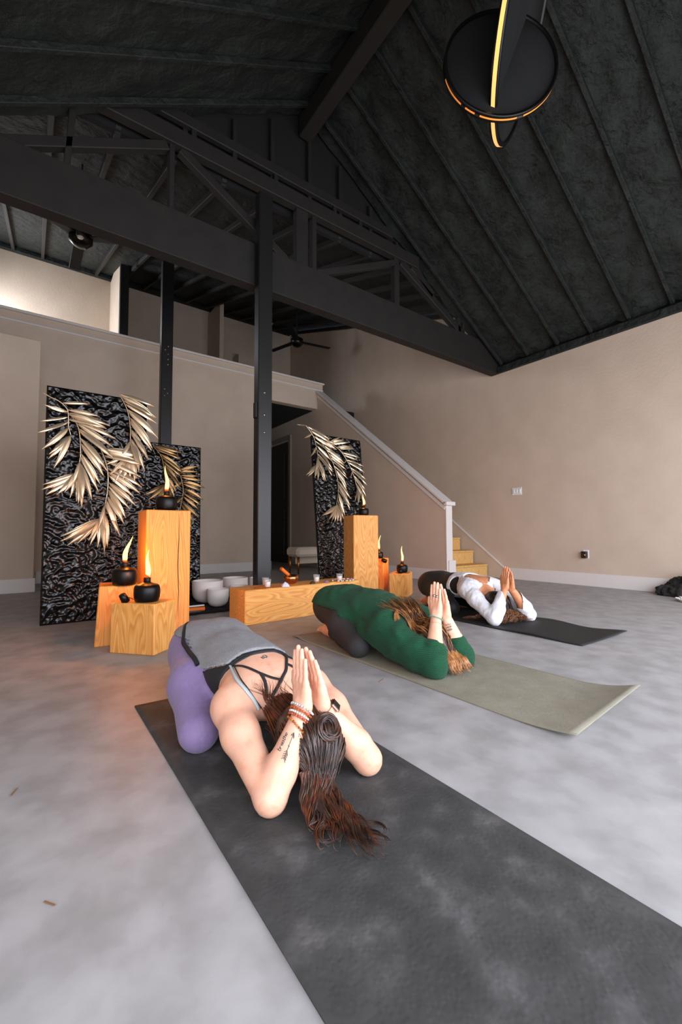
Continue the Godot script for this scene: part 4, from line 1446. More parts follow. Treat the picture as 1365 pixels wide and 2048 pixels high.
	g.head = [
		ell(h, V.call(0.073, 0.090, 0.088), 0.03 * s, hb),
		ell(h + (f * 0.03 - k * 0.06) * s, V.call(0.056, 0.055, 0.062), 0.04 * s, hb),
		cap(h + (f * 0.062 - k * 0.092) * s, h + (f * 0.05 - k * 0.085) * s, 0.024 * s, 0.03 * s, 0.03 * s),
		cap(h + (f * 0.083 - k * 0.012) * s, h + (f * 0.099 - k * 0.045) * s, 0.008 * s, 0.012 * s, 0.012 * s),
		cap(h + (f * 0.074 - k * 0.07 + X * 0.014) * s, h + (f * 0.074 - k * 0.07 - X * 0.014) * s, 0.009 * s, 0.009 * s, 0.008 * s),
		cap(h + (f * 0.078 - k * 0.001 + X * 0.03) * s, h + (f * 0.078 - k * 0.001 - X * 0.03) * s, 0.010 * s, 0.010 * s, 0.014 * s),
		ell(h + (f * 0.073 - k * 0.02 + X * 0.03) * s, V.call(0.012, 0.009, 0.008), 0.006 * s),
		ell(h + (f * 0.073 - k * 0.02 - X * 0.03) * s, V.call(0.012, 0.009, 0.008), 0.006 * s),
		ell(h + (X * 0.074 - k * 0.02 + f * 0.005) * s, V.call(0.010, 0.017, 0.028), 0.008 * s, Basis(X, f, k)),
		ell(h + (-X * 0.074 - k * 0.02 + f * 0.005) * s, V.call(0.010, 0.017, 0.028), 0.008 * s, Basis(X, f, k)),
	]
	return g

func body_mesh(g: Dictionary, cell: float) -> ArrayMesh:
	var st := SurfaceTool.new()
	st.begin(Mesh.PRIMITIVE_TRIANGLES)
	sculpt(st, g.torso + g.neck + g.legs + g.feet + g.arms + [g.head[0], g.head[1]], cell)
	sculpt(st, g.head, 0.004)
	for h in g.hands:
		sculpt(st, h, 0.0026)
	st.index()
	return st.commit()

func skin(c: Color, c2: Color, sd: int) -> StandardMaterial3D:
	var m := patterned(tex(noise(0.03, FastNoiseLite.TYPE_SIMPLEX_SMOOTH, 5, sd, 10.0), ramp([[0.0, c2], [0.45, c], [1.0, c.lightened(0.06)]]), 256), Vector3(3, 3, 3), 0.5)
	m.subsurf_scatter_enabled = true
	m.subsurf_scatter_strength = 0.12
	relief(m, noise(0.12, FastNoiseLite.TYPE_SIMPLEX_SMOOTH, 3, sd + 1), 2.0, 0.12, 256)
	return m

func locks(st: SurfaceTool, ctrl: Array, count: int, spread: float, r: float, wave: float, waves: float, g: RandomNumberGenerator, n := 20, end_spread := 1.0) -> void:
	# a bundle of fine tapering strands along control points
	var base := smooth_line(ctrl, n)
	var ph0 := g.randf_range(0, TAU)
	var k0 := g.randf_range(0.8, 1.25)
	for c in count:
		var off := Vector3(g.randf_range(-1, 1), g.randf_range(-0.55, 0.8), g.randf_range(-1, 1)) * spread
		var ph := ph0 + g.randf_range(-0.6, 0.6)
		var k := k0 * g.randf_range(0.95, 1.05)
		var pts := PackedVector3Array()
		var rr := PackedFloat32Array()
		var stop: int = n - g.randi() % maxi(1, n / 5)
		for i in stop:
			var t := float(i) / (n - 1)
			var tan_ := (base[mini(i + 1, n - 1)] - base[maxi(i - 1, 0)]).normalized()
			var sd := tan_.cross(Vector3.UP)
			if sd.length() < 0.2:
				sd = Vector3.RIGHT
			sd = sd.normalized()
			var up := sd.cross(tan_)
			var e := lerpf(0.6, end_spread, t)
			var p := base[i] + off * e + (sd * sin(t * waves * TAU * k + ph) + up * 0.6 * cos(t * waves * TAU * k + ph)) * wave * (0.25 + t)
			p.y = maxf(p.y, 0.009)
			pts.append(p)
			rr.append(r * (0.55 + 0.75 * sin(PI * minf(t * 1.1 + 0.12, 1.0))) * (1.0 - 0.75 * pow(float(i) / stop, 3.0)))
		add_tube(st, pts, rr, 4)

func hair_mat(c: Color, sd: int, c2: Color) -> StandardMaterial3D:
	var m := patterned(tex(noise(0.02, FastNoiseLite.TYPE_SIMPLEX_SMOOTH, 3, sd), ramp([[0.25, c], [0.7, c2]]), 128), Vector3(9, 9, 9), 0.36)
	m.metallic_specular = 0.6
	return m

func beads_round(parent: Node3D, shapes: Array, c: Vector3, axis: Vector3, r: float, n: int, br: float, mats: Array, tilt: Vector3) -> void:
	# beads on a loop round the wrist, pressed against the skin
	var ax := (axis + tilt).normalized()
	var x := ax.cross(Vector3(0.2, 0.1, 1)).normalized()
	var y := ax.cross(x).normalized()
	var sp := sphere(br, 8)
	for i in n:
		var a := TAU * i / n
		var p := onto(shapes, c + (x * cos(a) + y * sin(a)) * r, br * 0.75)
		p += ax * ((c - p).dot(ax))
		put("bead", sp, mats[i % mats.size()], parent, p)

func people() -> void:
	person_one()
	person_two()
	person_three()

func person_one() -> void:
	var o := thing("person", "person kneeling folded forward in grey tank top and lavender leggings, palms together", "person", Vector3(0.68, 0.0095, -1.0))
	var c := {s = 1.0, knee = Vector3(0.205, 0.057, -0.47), elbow_l = Vector3(-0.162, 0.04, -0.025), elbow_r = Vector3(0.158, 0.04, -0.02), wrist_l = Vector3(-0.030, 0.205, -0.085), wrist_r = Vector3(0.034, 0.20, -0.075), tip = Vector3(-0.012, 0.39, -0.115), hand = 0.93, head = Vector3(-0.006, 0.097, -0.09)}
	var g := skeleton(c)
	var sk := skin(Color(0.88, 0.675, 0.565), Color(0.84, 0.595, 0.48), 3)
	var body := put("body", body_mesh(g, 0.0095), sk, o)
	# leggings
	var lavender := patterned(tex(noise(0.05), ramp([[0.0, Color(0.47, 0.40, 0.56)], [1.0, Color(0.53, 0.46, 0.62)]]), 128), Vector3(6, 6, 6), 0.7)
	relief(lavender, noise(0.02, FastNoiseLite.TYPE_SIMPLEX_SMOOTH, 4, 9, 30.0), 2.5, 0.3, 256)
	lavender.rim_enabled = true
	lavender.rim = 0.3
	var hips: Array = [g.torso[0], g.torso[1], g.torso[2], g.torso[3], g.torso[4]] + g.legs
	put("leggings", shape_mesh(hips, 0.0095, 0.005, func(p: Vector3, d: float) -> float:
		var ankle := -(p.z + 0.9) if p.y < 0.09 else -1.0
		var top := p.z + 0.56
		if top > -0.02 and sdf(g.legs, p) < 0.04:
			top = -1.0
		return maxf(d, maxf(top, ankle))), lavender, o)
	# tank top: heather grey back, black band at its upper edge
	var heather := patterned(tex(noise(0.25, FastNoiseLite.TYPE_SIMPLEX, 2, 12), ramp([[0.3, Color(0.42, 0.42, 0.43)], [0.5, Color(0.54, 0.54, 0.55)], [0.7, Color(0.62, 0.62, 0.63)]]), 256), Vector3(4, 14, 4), 0.9)
	relief(heather, noise(0.015, FastNoiseLite.TYPE_SIMPLEX_SMOOTH, 4, 14, 40.0), 4.0, 0.5, 256)
	var trunk: Array = g.torso + [g.legs[0], g.legs[4]]
	var folds := noise(9.0, FastNoiseLite.TYPE_SIMPLEX_SMOOTH, 2, 5)
	var tank := put("tank_top", shape_mesh(trunk, 0.0085, 0.010, func(p: Vector3, d: float) -> float:
		var e := d - 0.003 * folds.get_noise_3d(p.x * 2.2, p.y * 2.2, p.z * 0.6)
		var hem := -(p.y - minf(0.278, 0.281 - 0.28 * (p.z + 0.857)))
		var top := p.z + 0.455 + 3.0 * maxf(0.0, 0.262 - p.y)
		return maxf(e, maxf(hem, top))), heather, o)
	var bk := plain(Color(0.10, 0.10, 0.105), 0.75)
	put("black_band", shape_mesh(trunk, 0.0085, 0.008, func(p: Vector3, d: float) -> float:
		var top := p.z + 0.435 + 0.35 * maxf(0.0, 0.262 - p.y)
		var low := -(p.z + 0.457 + 3.0 * maxf(0.0, 0.262 - p.y))
		return maxf(d, maxf(top, low))), bk, tank)
	var hem_line := SurfaceTool.new()
	hem_line.begin(Mesh.PRIMITIVE_TRIANGLES)
	var hem_pts := []
	for i in 9:
		var hz := -1.03 + 0.05 * i
		hem_pts.append(Vector3(-0.06 - 0.10 * minf(1.0, i / 4.0), minf(0.278, 0.281 - 0.28 * (hz + 0.857)), hz))
	stroke(hem_line, trunk + g.legs, hem_pts, 40, 0.0085, 0.008, 6, 0.6)
	put("black_hem", hem_line.commit(), bk, tank)
	# straps on the back
	var back: Array = g.torso + g.arms + g.neck
	var st := SurfaceTool.new()
	var straps := [
		[[-0.105, 0.262, -0.44], [-0.077, 0.276, -0.436], [-0.049, 0.284, -0.438], [-0.006, 0.290, -0.447], [0.045, 0.287, -0.448], [0.085, 0.276, -0.435], [0.118, 0.26, -0.41]],
		[[-0.102, 0.261, -0.432], [-0.085, 0.267, -0.394], [-0.067, 0.262, -0.358], [-0.047, 0.252, -0.331], [-0.018, 0.239, -0.307], [0.010, 0.230, -0.295]],
		[[0.092, 0.275, -0.43], [0.088, 0.267, -0.401], [0.061, 0.259, -0.349], [0.044, 0.247, -0.322], [0.018, 0.234, -0.300], [-0.013, 0.213, -0.277], [-0.037, 0.193, -0.266]],
		[[-0.047, 0.252, -0.331], [-0.044, 0.233, -0.305], [-0.047, 0.212, -0.287], [-0.055, 0.184, -0.272]],
		[[0.061, 0.259, -0.349], [0.075, 0.25, -0.335], [0.088, 0.238, -0.315], [0.095, 0.225, -0.295]],
		[[0.095, 0.272, -0.42], [0.118, 0.256, -0.385], [0.128, 0.245, -0.35]]]
	var k := 0
	for q in straps:
		st = SurfaceTool.new()
		st.begin(Mesh.PRIMITIVE_TRIANGLES)
		var l := []
		for v in q:
			l.append(Vector3(v[0], v[1], v[2]))
		stroke(st, back, l, 20, 0.0085 if k == 0 else 0.0055, 0.002, 6, 0.4)
		put("strap", st.commit(), bk, o)
		k += 1
	for q in [[[-0.105, 0.258, -0.44], [-0.128, 0.247, -0.337], [-0.119, 0.227, -0.290], [-0.102, 0.200, -0.272], [-0.084, 0.165, -0.271]], [[0.125, 0.25, -0.41], [0.13, 0.245, -0.35], [0.12, 0.22, -0.29]]]:
		st = SurfaceTool.new()
		st.begin(Mesh.PRIMITIVE_TRIANGLES)
		var l := []
		for v in q:
			l.append(Vector3(v[0], v[1], v[2]))
		stroke(st, back, l, 20, 0.0075, 0.003, 6, 0.4)
		var sp := put("strap", st.commit(), plain(Color(0.66, 0.70, 0.70), 0.7), o)
		sp.set_meta("label", "pale grey shoulder strap")
		st = SurfaceTool.new()
		st.begin(Mesh.PRIMITIVE_TRIANGLES)
		for v in l.size():
			l[v] += Vector3(0.011 if l[v].x < 0 else -0.011, 0, 0.004)
		stroke(st, back, l, 20, 0.003, 0.003, 6, 0.5)
		put("strap", st.commit(), bk, o)
	# tattoos: an arrow and the word on the forearm, a small mark on the back
	var ink := plain(Color(0.26, 0.30, 0.31), 0.8)
	var arm: Array = g.arms + g.hands[0]
	var a0 := Vector3(-0.084, 0.176, -0.041)
	var a1 := Vector3(-0.131, 0.131, -0.013)
	var side := Vector3(-0.3, 0.35, -0.9).normalized()
	var lines := [[a0, a1]]
	lines.append([a0, a0.lerp(a1, 0.13) + side * 0.006])
	lines.append([a0, a0.lerp(a1, 0.13) - side * 0.006])
	lines.append([a0.lerp(a1, 0.06), a0.lerp(a1, 0.17) + side * 0.006])
	lines.append([a0.lerp(a1, 0.06), a0.lerp(a1, 0.17) - side * 0.006])
	lines.append([a0.lerp(a1, 0.5) + side * 0.003, a0.lerp(a1, 0.5) - side * 0.003])
	for i in 4:
		var b := a0.lerp(a1, 0.66 + 0.085 * i)
		for sg in [-1.0, 1.0]:
			lines.append([b, b + (a1 - a0) * 0.13 + side * 0.0075 * sg])
	var glyphs := {b = [[[0, 1.5], [0, 0], [0.6, 0], [0.6, 0.7], [0, 0.7]]], r = [[[0, 0.8], [0, 0]], [[0, 0.6], [0.5, 0.8]]], e = [[[0, 0.4], [0.6, 0.4], [0.5, 0.8], [0.1, 0.8], [0, 0.3], [0.3, 0], [0.6, 0.1]]], a = [[[0.6, 0.8], [0.1, 0.8], [0, 0.1], [0.5, 0.1], [0.6, 0.8], [0.65, 0]]], t = [[[0.3, 1.4], [0.3, 0], [0.5, 0]], [[0, 0.9], [0.6, 0.9]]], h = [[[0, 1.5], [0, 0]], [[0, 0.7], [0.5, 0.8], [0.55, 0]]]}
	var w0 := Vector3(-0.130, 0.1435, -0.034)
	var w1 := Vector3(-0.099, 0.172, -0.049)
	var x := 0.0
	for ch in ["b", "r", "e", "a", "t", "h", "e"]:
		for ln in glyphs[ch]:
			var l := []
			for q in ln:
				l.append(w0.lerp(w1, (x + q[0] * 1.15) / 6.0) + side * (0.001 + q[1] * 0.0092))
			lines.append(l)
		x += 0.92
	st = SurfaceTool.new()
	st.begin(Mesh.PRIMITIVE_TRIANGLES)
	for l in lines:
		stroke(st, arm, l, 4 * l.size(), 0.00085, 0.0, 4)
	var tt := put("tattoo", st.commit(), ink, o)
	tt.set_meta("kind", "stuff")
	st = SurfaceTool.new()
	st.begin(Mesh.PRIMITIVE_TRIANGLES)
	for l in [[Vector3(-0.008, 0.281, -0.410), Vector3(-0.004, 0.28, -0.398), Vector3(0.003, 0.28, -0.404), Vector3(0.010, 0.279, -0.399)], [Vector3(0.001, 0.283, -0.417), Vector3(0.012, 0.282, -0.418), Vector3(0.014, 0.28, -0.405), Vector3(0.008, 0.28, -0.402)], [Vector3(-0.006, 0.28, -0.405), Vector3(0.0, 0.28, -0.412), Vector3(0.004, 0.28, -0.406)]]:
		stroke(st, back, l, 12, 0.0018, 0.0, 4)
	var t2 := put("back_tattoo", st.commit(), ink, o)
	t2.set_meta("kind", "stuff")
	# beads on the left wrist, watch on the right
	var wl: Vector3 = c.wrist_l
	var ax: Vector3 = (wl - c.elbow_l).normalized()
	var rows := [[0.004, 30, 0.0037, [Color(0.78, 0.66, 0.72), Color(0.82, 0.74, 0.78), Color(0.62, 0.70, 0.62)], "lilac"], [-0.006, 30, 0.0036, [Color(0.62, 0.26, 0.09), Color(0.70, 0.32, 0.11)], "amber"], [-0.015, 30, 0.0035, [Color(0.88, 0.84, 0.78), Color(0.80, 0.78, 0.72)], "white"], [-0.023, 30, 0.0036, [Color(0.62, 0.24, 0.12), Color(0.72, 0.34, 0.2)], "copper"], [-0.044, 30, 0.0034, [Color(0.62, 0.34, 0.06), Color(0.72, 0.44, 0.08), Color(0.5, 0.24, 0.05)], "brown"]]
	for q in rows:
		var bn := Node3D.new()
		bn.name = numbered(o, "bracelet")
		o.add_child(bn, true)
		bn.set_meta("label", "%s bead bracelet" % q[4])
		var mm := []
		for col in q[3]:
			mm.append(plain(col, 0.35))
		beads_round(bn, arm, wl + ax * float(q[0]), ax, 0.032, int(q[1]), q[2], mm, Vector3(0.1, 0, 0.12) if q[0] > -0.03 else Vector3(0.45, 0.0, 0.35))
	var wr: Vector3 = c.wrist_r
	var ar: Vector3 = (wr - c.elbow_r).normalized()
	var wt := Node3D.new()
	wt.name = "wrist_watch"
	o.add_child(wt)
	var arm_r: Array = g.arms + g.hands[1]
	var cc := wr - ar * 0.012
	var ux := ar.cross(Vector3(0, 0, 1)).normalized()
	var uy := ar.cross(ux).normalized()
	st = SurfaceTool.new()
	st.begin(Mesh.PRIMITIVE_TRIANGLES)
	for i in 36:
		var pr := []
		for j in 2:
			var an := TAU * (i + j) / 36.0
			var dr := ux * cos(an) + uy * sin(an)
			for e in [-0.0095, 0.0095]:
				var p := onto(arm_r, cc + ar * e + dr * 0.034, 0.0025)
				pr.append(p + ar * ((cc + ar * e - p).dot(ar)))
		quad(st, pr[0], pr[1], pr[3], pr[2], pr[0] - cc)
	put("watch_band", st.commit(), plain(Color(0.80, 0.58, 0.48), 0.4, 0.4), wt)
	var face_dir := Vector3(0.62, 0.35, 0.7)
	face_dir = (face_dir - ar * face_dir.dot(ar)).normalized()
	var fp := onto(arm_r, cc + face_dir * 0.034, 0.005)
	var fb := Basis(ar.cross(face_dir), ar, face_dir)
	put("watch_case", box(Vector3(0.029, 0.034, 0.009), 0.004), plain(Color(0.55, 0.42, 0.36), 0.25, 0.9), wt, fp, fb)
	put("watch_screen", box(Vector3(0.024, 0.029, 0.002), 0.0008), plain(Color(0.02, 0.02, 0.022), 0.1), wt, fp + face_dir * 0.005, fb)
	# hair
	hair_one(o, g)

func hair_one(o: Node3D, g: Dictionary) -> void:
	var r := RandomNumberGenerator.new()
	r.seed = 21
	var hm := hair_mat(Color(0.13, 0.085, 0.065), 4, Color(0.27, 0.17, 0.12))
	var h: Vector3 = g.head_frame[0]
	var k: Vector3 = g.head_frame[1]
	var f: Vector3 = g.head_frame[2]
	var hair := put("hair", shape_mesh([g.head[0], ell(h - k * 0.035 - f * 0.02, Vector3(0.07, 0.075, 0.075), 0.03)], 0.005, 0.014, func(p: Vector3, d: float) -> float:
		return maxf(d, (p - h).dot(f) - 0.045 - 0.3 * (p - h).dot(k))), hm, o)
	var st := SurfaceTool.new()
	st.begin(Mesh.PRIMITIVE_TRIANGLES)
	var hs: Array = [g.head[0], g.head[1]]
	for i in 34:
		var x := lerpf(-1.0, 1.0, i / 33.0)
		var ctrl := [h + Vector3(x * 0.075, 0.055 - 0.03 * x * x, -0.125), onto(hs, h + Vector3(x * 0.085, 0.09 - 0.06 * x * x, -0.07), 0.016), onto(hs, h + Vector3(x * 0.088, 0.09 - 0.075 * x * x, -0.01), 0.018), onto(hs, h + Vector3(x * 0.075 - 0.008, 0.06 - 0.06 * x * x, 0.06), 0.018), onto(hs, h + Vector3(x * 0.045 - 0.02, -0.01, 0.085), 0.018), Vector3(x * 0.03 - 0.04, 0.055, 0.025)]
		locks(st, ctrl, 10, 0.011, 0.0027, 0.003, 1.2, r, 20)
	put("combed_locks", st.commit(), hm, hair)
	# twisted knot on the crown
	st = SurfaceTool.new()
	st.begin(Mesh.PRIMITIVE_TRIANGLES)
	for q in 4:
		var ctrl := []
		for i in 8:
			var a := i * 0.75 + q * 1.57
			var rr := 0.030 - 0.0025 * i
			ctrl.append(onto(hs, h + Vector3(0.012 + cos(a) * rr, 0.06 - 0.5 * sin(a) * rr, 0.062 + sin(a) * rr), 0.020 + 0.010 * sin(i * 0.45)))
		locks(st, ctrl, 14, 0.008, 0.003, 0.002, 1.0, r, 30)
	put("twisted_knot", st.commit(), hm, hair)
	# tail spread on the mat: dark strands with warm ones among them
	var warm := hair_mat(Color(0.17, 0.09, 0.055), 6, Color(0.40, 0.20, 0.10))
	for pass_ in 2:
		st = SurfaceTool.new()
		st.begin(Mesh.PRIMITIVE_TRIANGLES)
		for i in 15:
			var x := lerpf(-1.0, 1.0, i / 14.0)
			var t := 0.5 + 0.5 * x
			var e := Vector3(-0.125 + 0.125 * t + r.randf_range(-0.015, 0.015), 0.012, (0.13 + 0.30 * t - 0.17 * t * t) * r.randf_range(0.82, 1.06))
			var m := Vector3(x * 0.05 - 0.065, 0.024, 0.105 + 0.02 * t)
			var ctrl := [Vector3(x * 0.055 - 0.03, 0.085, 0.0), Vector3(x * 0.045 - 0.05, 0.056, 0.03), Vector3(x * 0.045 - 0.064, 0.038, 0.065), m + Vector3(r.randf_range(-0.012, 0.012), 0, 0), e.lerp(m, 0.45) + Vector3(r.randf_range(-0.02, 0.02), 0.004, 0), e]
			locks(st, ctrl, 15 if pass_ == 0 else 7, 0.0085, 0.0024, 0.014, 1.5 + 0.7 * r.randf(), r, 34, 0.22)
		put("loose_tail", st.commit(), hm if pass_ == 0 else warm, hair)
	# stray strands over the shoulders
	st = SurfaceTool.new()
	st.begin(Mesh.PRIMITIVE_TRIANGLES)
	for i in 16:
		var x := r.randf_range(-0.05, 0.05)
		locks(st, [h + Vector3(x, 0.075, -0.06), h + Vector3(x * 1.2 - 0.01, 0.095, -0.13), h + Vector3(x * 1.4 - 0.015, 0.12, -0.17), h + Vector3(x * 1.9 - 0.01, 0.145, -0.20 - 0.03 * r.randf())], 2, 0.008, 0.0011, 0.014, 1.2, r, 18)
	for i in 20:
		var x := lerpf(-1.0, 1.0, i / 19.0)
		locks(st, [h + Vector3(x * 0.06 - 0.01, 0.105 - 0.03 * x * x, -0.155), onto(hs, h + Vector3(x * 0.075, 0.09 - 0.05 * x * x, -0.08), 0.022), onto(hs, h + Vector3(x * 0.08, 0.085 - 0.06 * x * x, 0.0), 0.023), onto(hs, h + Vector3(x * 0.06, 0.06 - 0.05 * x * x, 0.05), 0.022)], 6, 0.010, 0.0022, 0.005, 1.2, r, 20)
	put("stray_strands", st.commit(), warm, hair)

func knit(c: Color, scale: float, strength: float) -> StandardMaterial3D:
	var im := Image.create(64, 64, false, Image.FORMAT_RGB8)
	for y in 64:
		for x in 64:
			var v := 0.5 + 0.5 * sin(TAU * y / 16.0) * (0.8 + 0.2 * sin(TAU * x / 8.0 + (y / 16) * PI))
			im.set_pixel(x, y, Color(v, v, v))
	im.bump_map_to_normal_map(strength)
	var m := plain(c, 0.92)
	m.normal_enabled = true
	m.normal_texture = ImageTexture.create_from_image(im)
	m.normal_scale = 0.8
	m.uv1_triplanar = true
	m.uv1_scale = Vector3(scale, scale, scale)
	m.rim_enabled = true
	m.rim = 0.25
	return m

func person_two() -> void:
	var o := thing("person", "person kneeling folded forward in a green knitted sweater, rings on the fingers, palms together", "person", Vector3(1.80, 0.0085, -1.49))
	var s := 1.06
	var c := {s = s, knee = Vector3(0.215, 0.058, -0.475), elbow_l = Vector3(-0.143, 0.055, 0.0), elbow_r = Vector3(0.098, 0.055, -0.02), wrist_l = Vector3(-0.032, 0.268, -0.078), wrist_r = Vector3(0.038, 0.262, -0.07), tip = Vector3(0.012, 0.455, -0.105), hand = 0.96, head = Vector3(0.0, 0.115, -0.14)}
	var g := skeleton(c)
	var sk := skin(Color(0.90, 0.70, 0.58), Color(0.85, 0.61, 0.49), 13)
	put("body", body_mesh(g, 0.011), sk, o)
	var char_ := plain(Color(0.17, 0.165, 0.165), 0.8)
	relief(char_, noise(0.02, FastNoiseLite.TYPE_SIMPLEX_SMOOTH, 4, 19, 30.0), 2.5, 0.4, 256)
	char_.uv1_triplanar = true
	char_.uv1_scale = Vector3(6, 6, 6)
	var hips: Array = [g.torso[0], g.torso[1], g.torso[2], g.torso[3]] + g.legs
	put("leggings", shape_mesh(hips, 0.010, 0.005, func(p: Vector3, d: float) -> float:
		var ankle := -(p.z + 0.92) if p.y < 0.09 else -1.0
		return maxf(d, ankle)), char_, o)
	# sweater: loose over back and upper arms, hem sloping from the seat to the floor
	var V := func(x: float, y: float, z: float) -> Vector3: return Vector3(x * s, y * s, z * s)
	var el: Vector3 = c.elbow_l
	var er: Vector3 = c.elbow_r
	var cl: Vector3 = el.lerp(c.wrist_l, 0.3)
	var cr: Vector3 = er.lerp(c.wrist_r, 0.3)
	var sw: Array = g.torso + [g.legs[0], g.legs[4]]
	for q in [0, 1, 2, 5, 6, 7]:
		sw.append(g.arms[q])
	sw.append(ell(V.call(0, 0.15, -0.62), V.call(0.185, 0.13, 0.26), 0.08))
	sw.append(ell(V.call(0, 0.11, -0.42), V.call(0.165, 0.11, 0.18), 0.08))
	for d in [-1.0, 1.0]:
		var e2: Vector3 = el if d < 0 else er
		var c2: Vector3 = cl if d < 0 else cr
		sw.append(cap(V.call(d * 0.15, 0.16, -0.33), e2, 0.070, 0.050, 0.05))
		sw.append(cap(V.call(d * 0.14, 0.11, -0.45), e2 + Vector3(0, 0.0, -0.1), 0.07, 0.035, 0.06))
		sw.append(cap(e2, c2, 0.050, 0.044, 0.02))
	var folds := noise(3.6, FastNoiseLite.TYPE_SIMPLEX_SMOOTH, 2, 31)
	put("sweater", shape_mesh(sw, 0.0095, 0.014, func(p: Vector3, d: float) -> float:
		var e := d - 0.016 * maxf(-0.1, folds.get_noise_3d(p.x * 1.1 + p.z * 1.2, p.y * 2.0, p.z * 0.9 - p.y * 1.5))
		var hem := -(p.y - minf(0.232, 0.232 - 0.42 * (p.z + 0.74)))
		return maxf(e, maxf(hem, 0.004 - p.y))), knit(Color(0.0, 0.265, 0.15), 34.0, 9.0), o)
	# rings and bracelets
	var silver := plain(Color(0.85, 0.84, 0.8), 0.2, 1.0)
	hand_ring(o, g, 0, 1, silver)
	hand_ring(o, g, 0, 2, silver)
	var arm: Array = g.arms + g.hands[0]
	var ax: Vector3 = (c.wrist_l - c.elbow_l).normalized()
	var b1 := Node3D.new()
	b1.name = "bracelet"
	o.add_child(b1)
	beads_round(b1, arm, c.wrist_l - ax * 0.006, ax, 0.03, 34, 0.0032, [plain(Color(0.35, 0.62, 0.58), 0.4)], Vector3(0, 0, 0.25))
	var b2 := Node3D.new()
	b2.name = "thin_bracelet"
	o.add_child(b2)
	beads_round(b2, arm, c.wrist_l - ax * 0.04, ax, 0.032, 22, 0.0016, [plain(Color(0.3, 0.25, 0.2), 0.4)], Vector3(0, 0, 0.05))
	# three short lines of lettering on the right forearm
	var st := SurfaceTool.new()
	st.begin(Mesh.PRIMITIVE_TRIANGLES)
	var arm_r: Array = g.arms + g.hands[1]
	var p0 := Vector3(0.017, 0.230, -0.053)
	var du := Vector3(0.0135, 0.009, 0.018)
	var dv := Vector3(0.003, -0.0135, 0.003)
	var rows := [[[0, 0, 0, 1], [0, 0.5, 0.22, 0], [0.05, 0.5, 0.22, 1], [0.32, 1, 0.45, 0], [0.45, 0, 0.58, 1], [0.68, 0, 0.7, 1], [0.7, 1, 0.95, 1], [0.95, 1, 0.95, 0]], [[0, 1, 0, 0], [0, 0, 0.13, 0.6], [0.13, 0.6, 0.26, 0], [0.26, 0, 0.26, 1], [0.36, 0, 0.36, 1], [0.36, 0, 0.52, 0], [0.36, 0.5, 0.5, 0.5], [0.36, 1, 0.52, 1], [0.6, 1, 0.7, 0], [0.7, 0, 0.8, 1], [0.86, 0, 0.86, 1], [0.86, 0, 1.0, 0.3], [1.0, 0.3, 0.86, 0.5], [0.86, 0.5, 1.02, 1]], [[0, 0, 0, 1], [0, 1, 0.15, 1], [0.15, 1, 0.15, 0], [0.25, 0, 0.25, 1], [0.25, 1, 0.4, 1], [0.4, 1, 0.4, 0], [0.4, 0, 0.25, 0], [0.5, 0, 0.5, 1], [0.5, 0, 0.65, 0], [0.65, 0, 0.65, 1], [0.65, 1, 0.5, 1], [0.75, 0, 0.75, 1], [0.75, 0, 0.92, 0.1], [0.92, 0.1, 0.92, 0.9], [0.92, 0.9, 0.75, 1]]]
	for i in 3:
		for q in rows[i]:
			var a: Vector3 = p0 + dv * float(i) + du * float(q[0]) + dv * (0.62 * q[1])
			var b: Vector3 = p0 + dv * float(i) + du * float(q[2]) + dv * (0.62 * q[3])
			stroke(st, arm_r, [a, b], 3, 0.0008, 0.0, 4)
	var tt := put("tattoo", st.commit(), plain(Color(0.30, 0.36, 0.40), 0.8), o)
	tt.set_meta("kind", "stuff")
	hair_two(o, g)

func hand_ring(o: Node3D, g: Dictionary, hand_i: int, finger: int, m: Material) -> void:
	var hs: Array = g.hands[hand_i]
	var k := hs.size() - 3 - 12 + finger * 3
	var a: Array = hs[k]
	var p: Vector3 = a[1].lerp(a[2], 0.5)
	var d: Vector3 = (a[2] - a[1]).normalized()
	var r: float = lerpf(a[3], a[4], 0.5)
	var fr: Array = g.hand_frames[hand_i]
	var x := d.cross(fr[3]).normalized()
	var z := x.cross(d).normalized()
	put("ring", lathe([Vector2(r + 0.0005, -0.006), Vector2(r + 0.0022, -0.005), Vector2(r + 0.0022, 0.005), Vector2(r + 0.0005, 0.006)], 24), m, o, p, Basis(x, d, z))

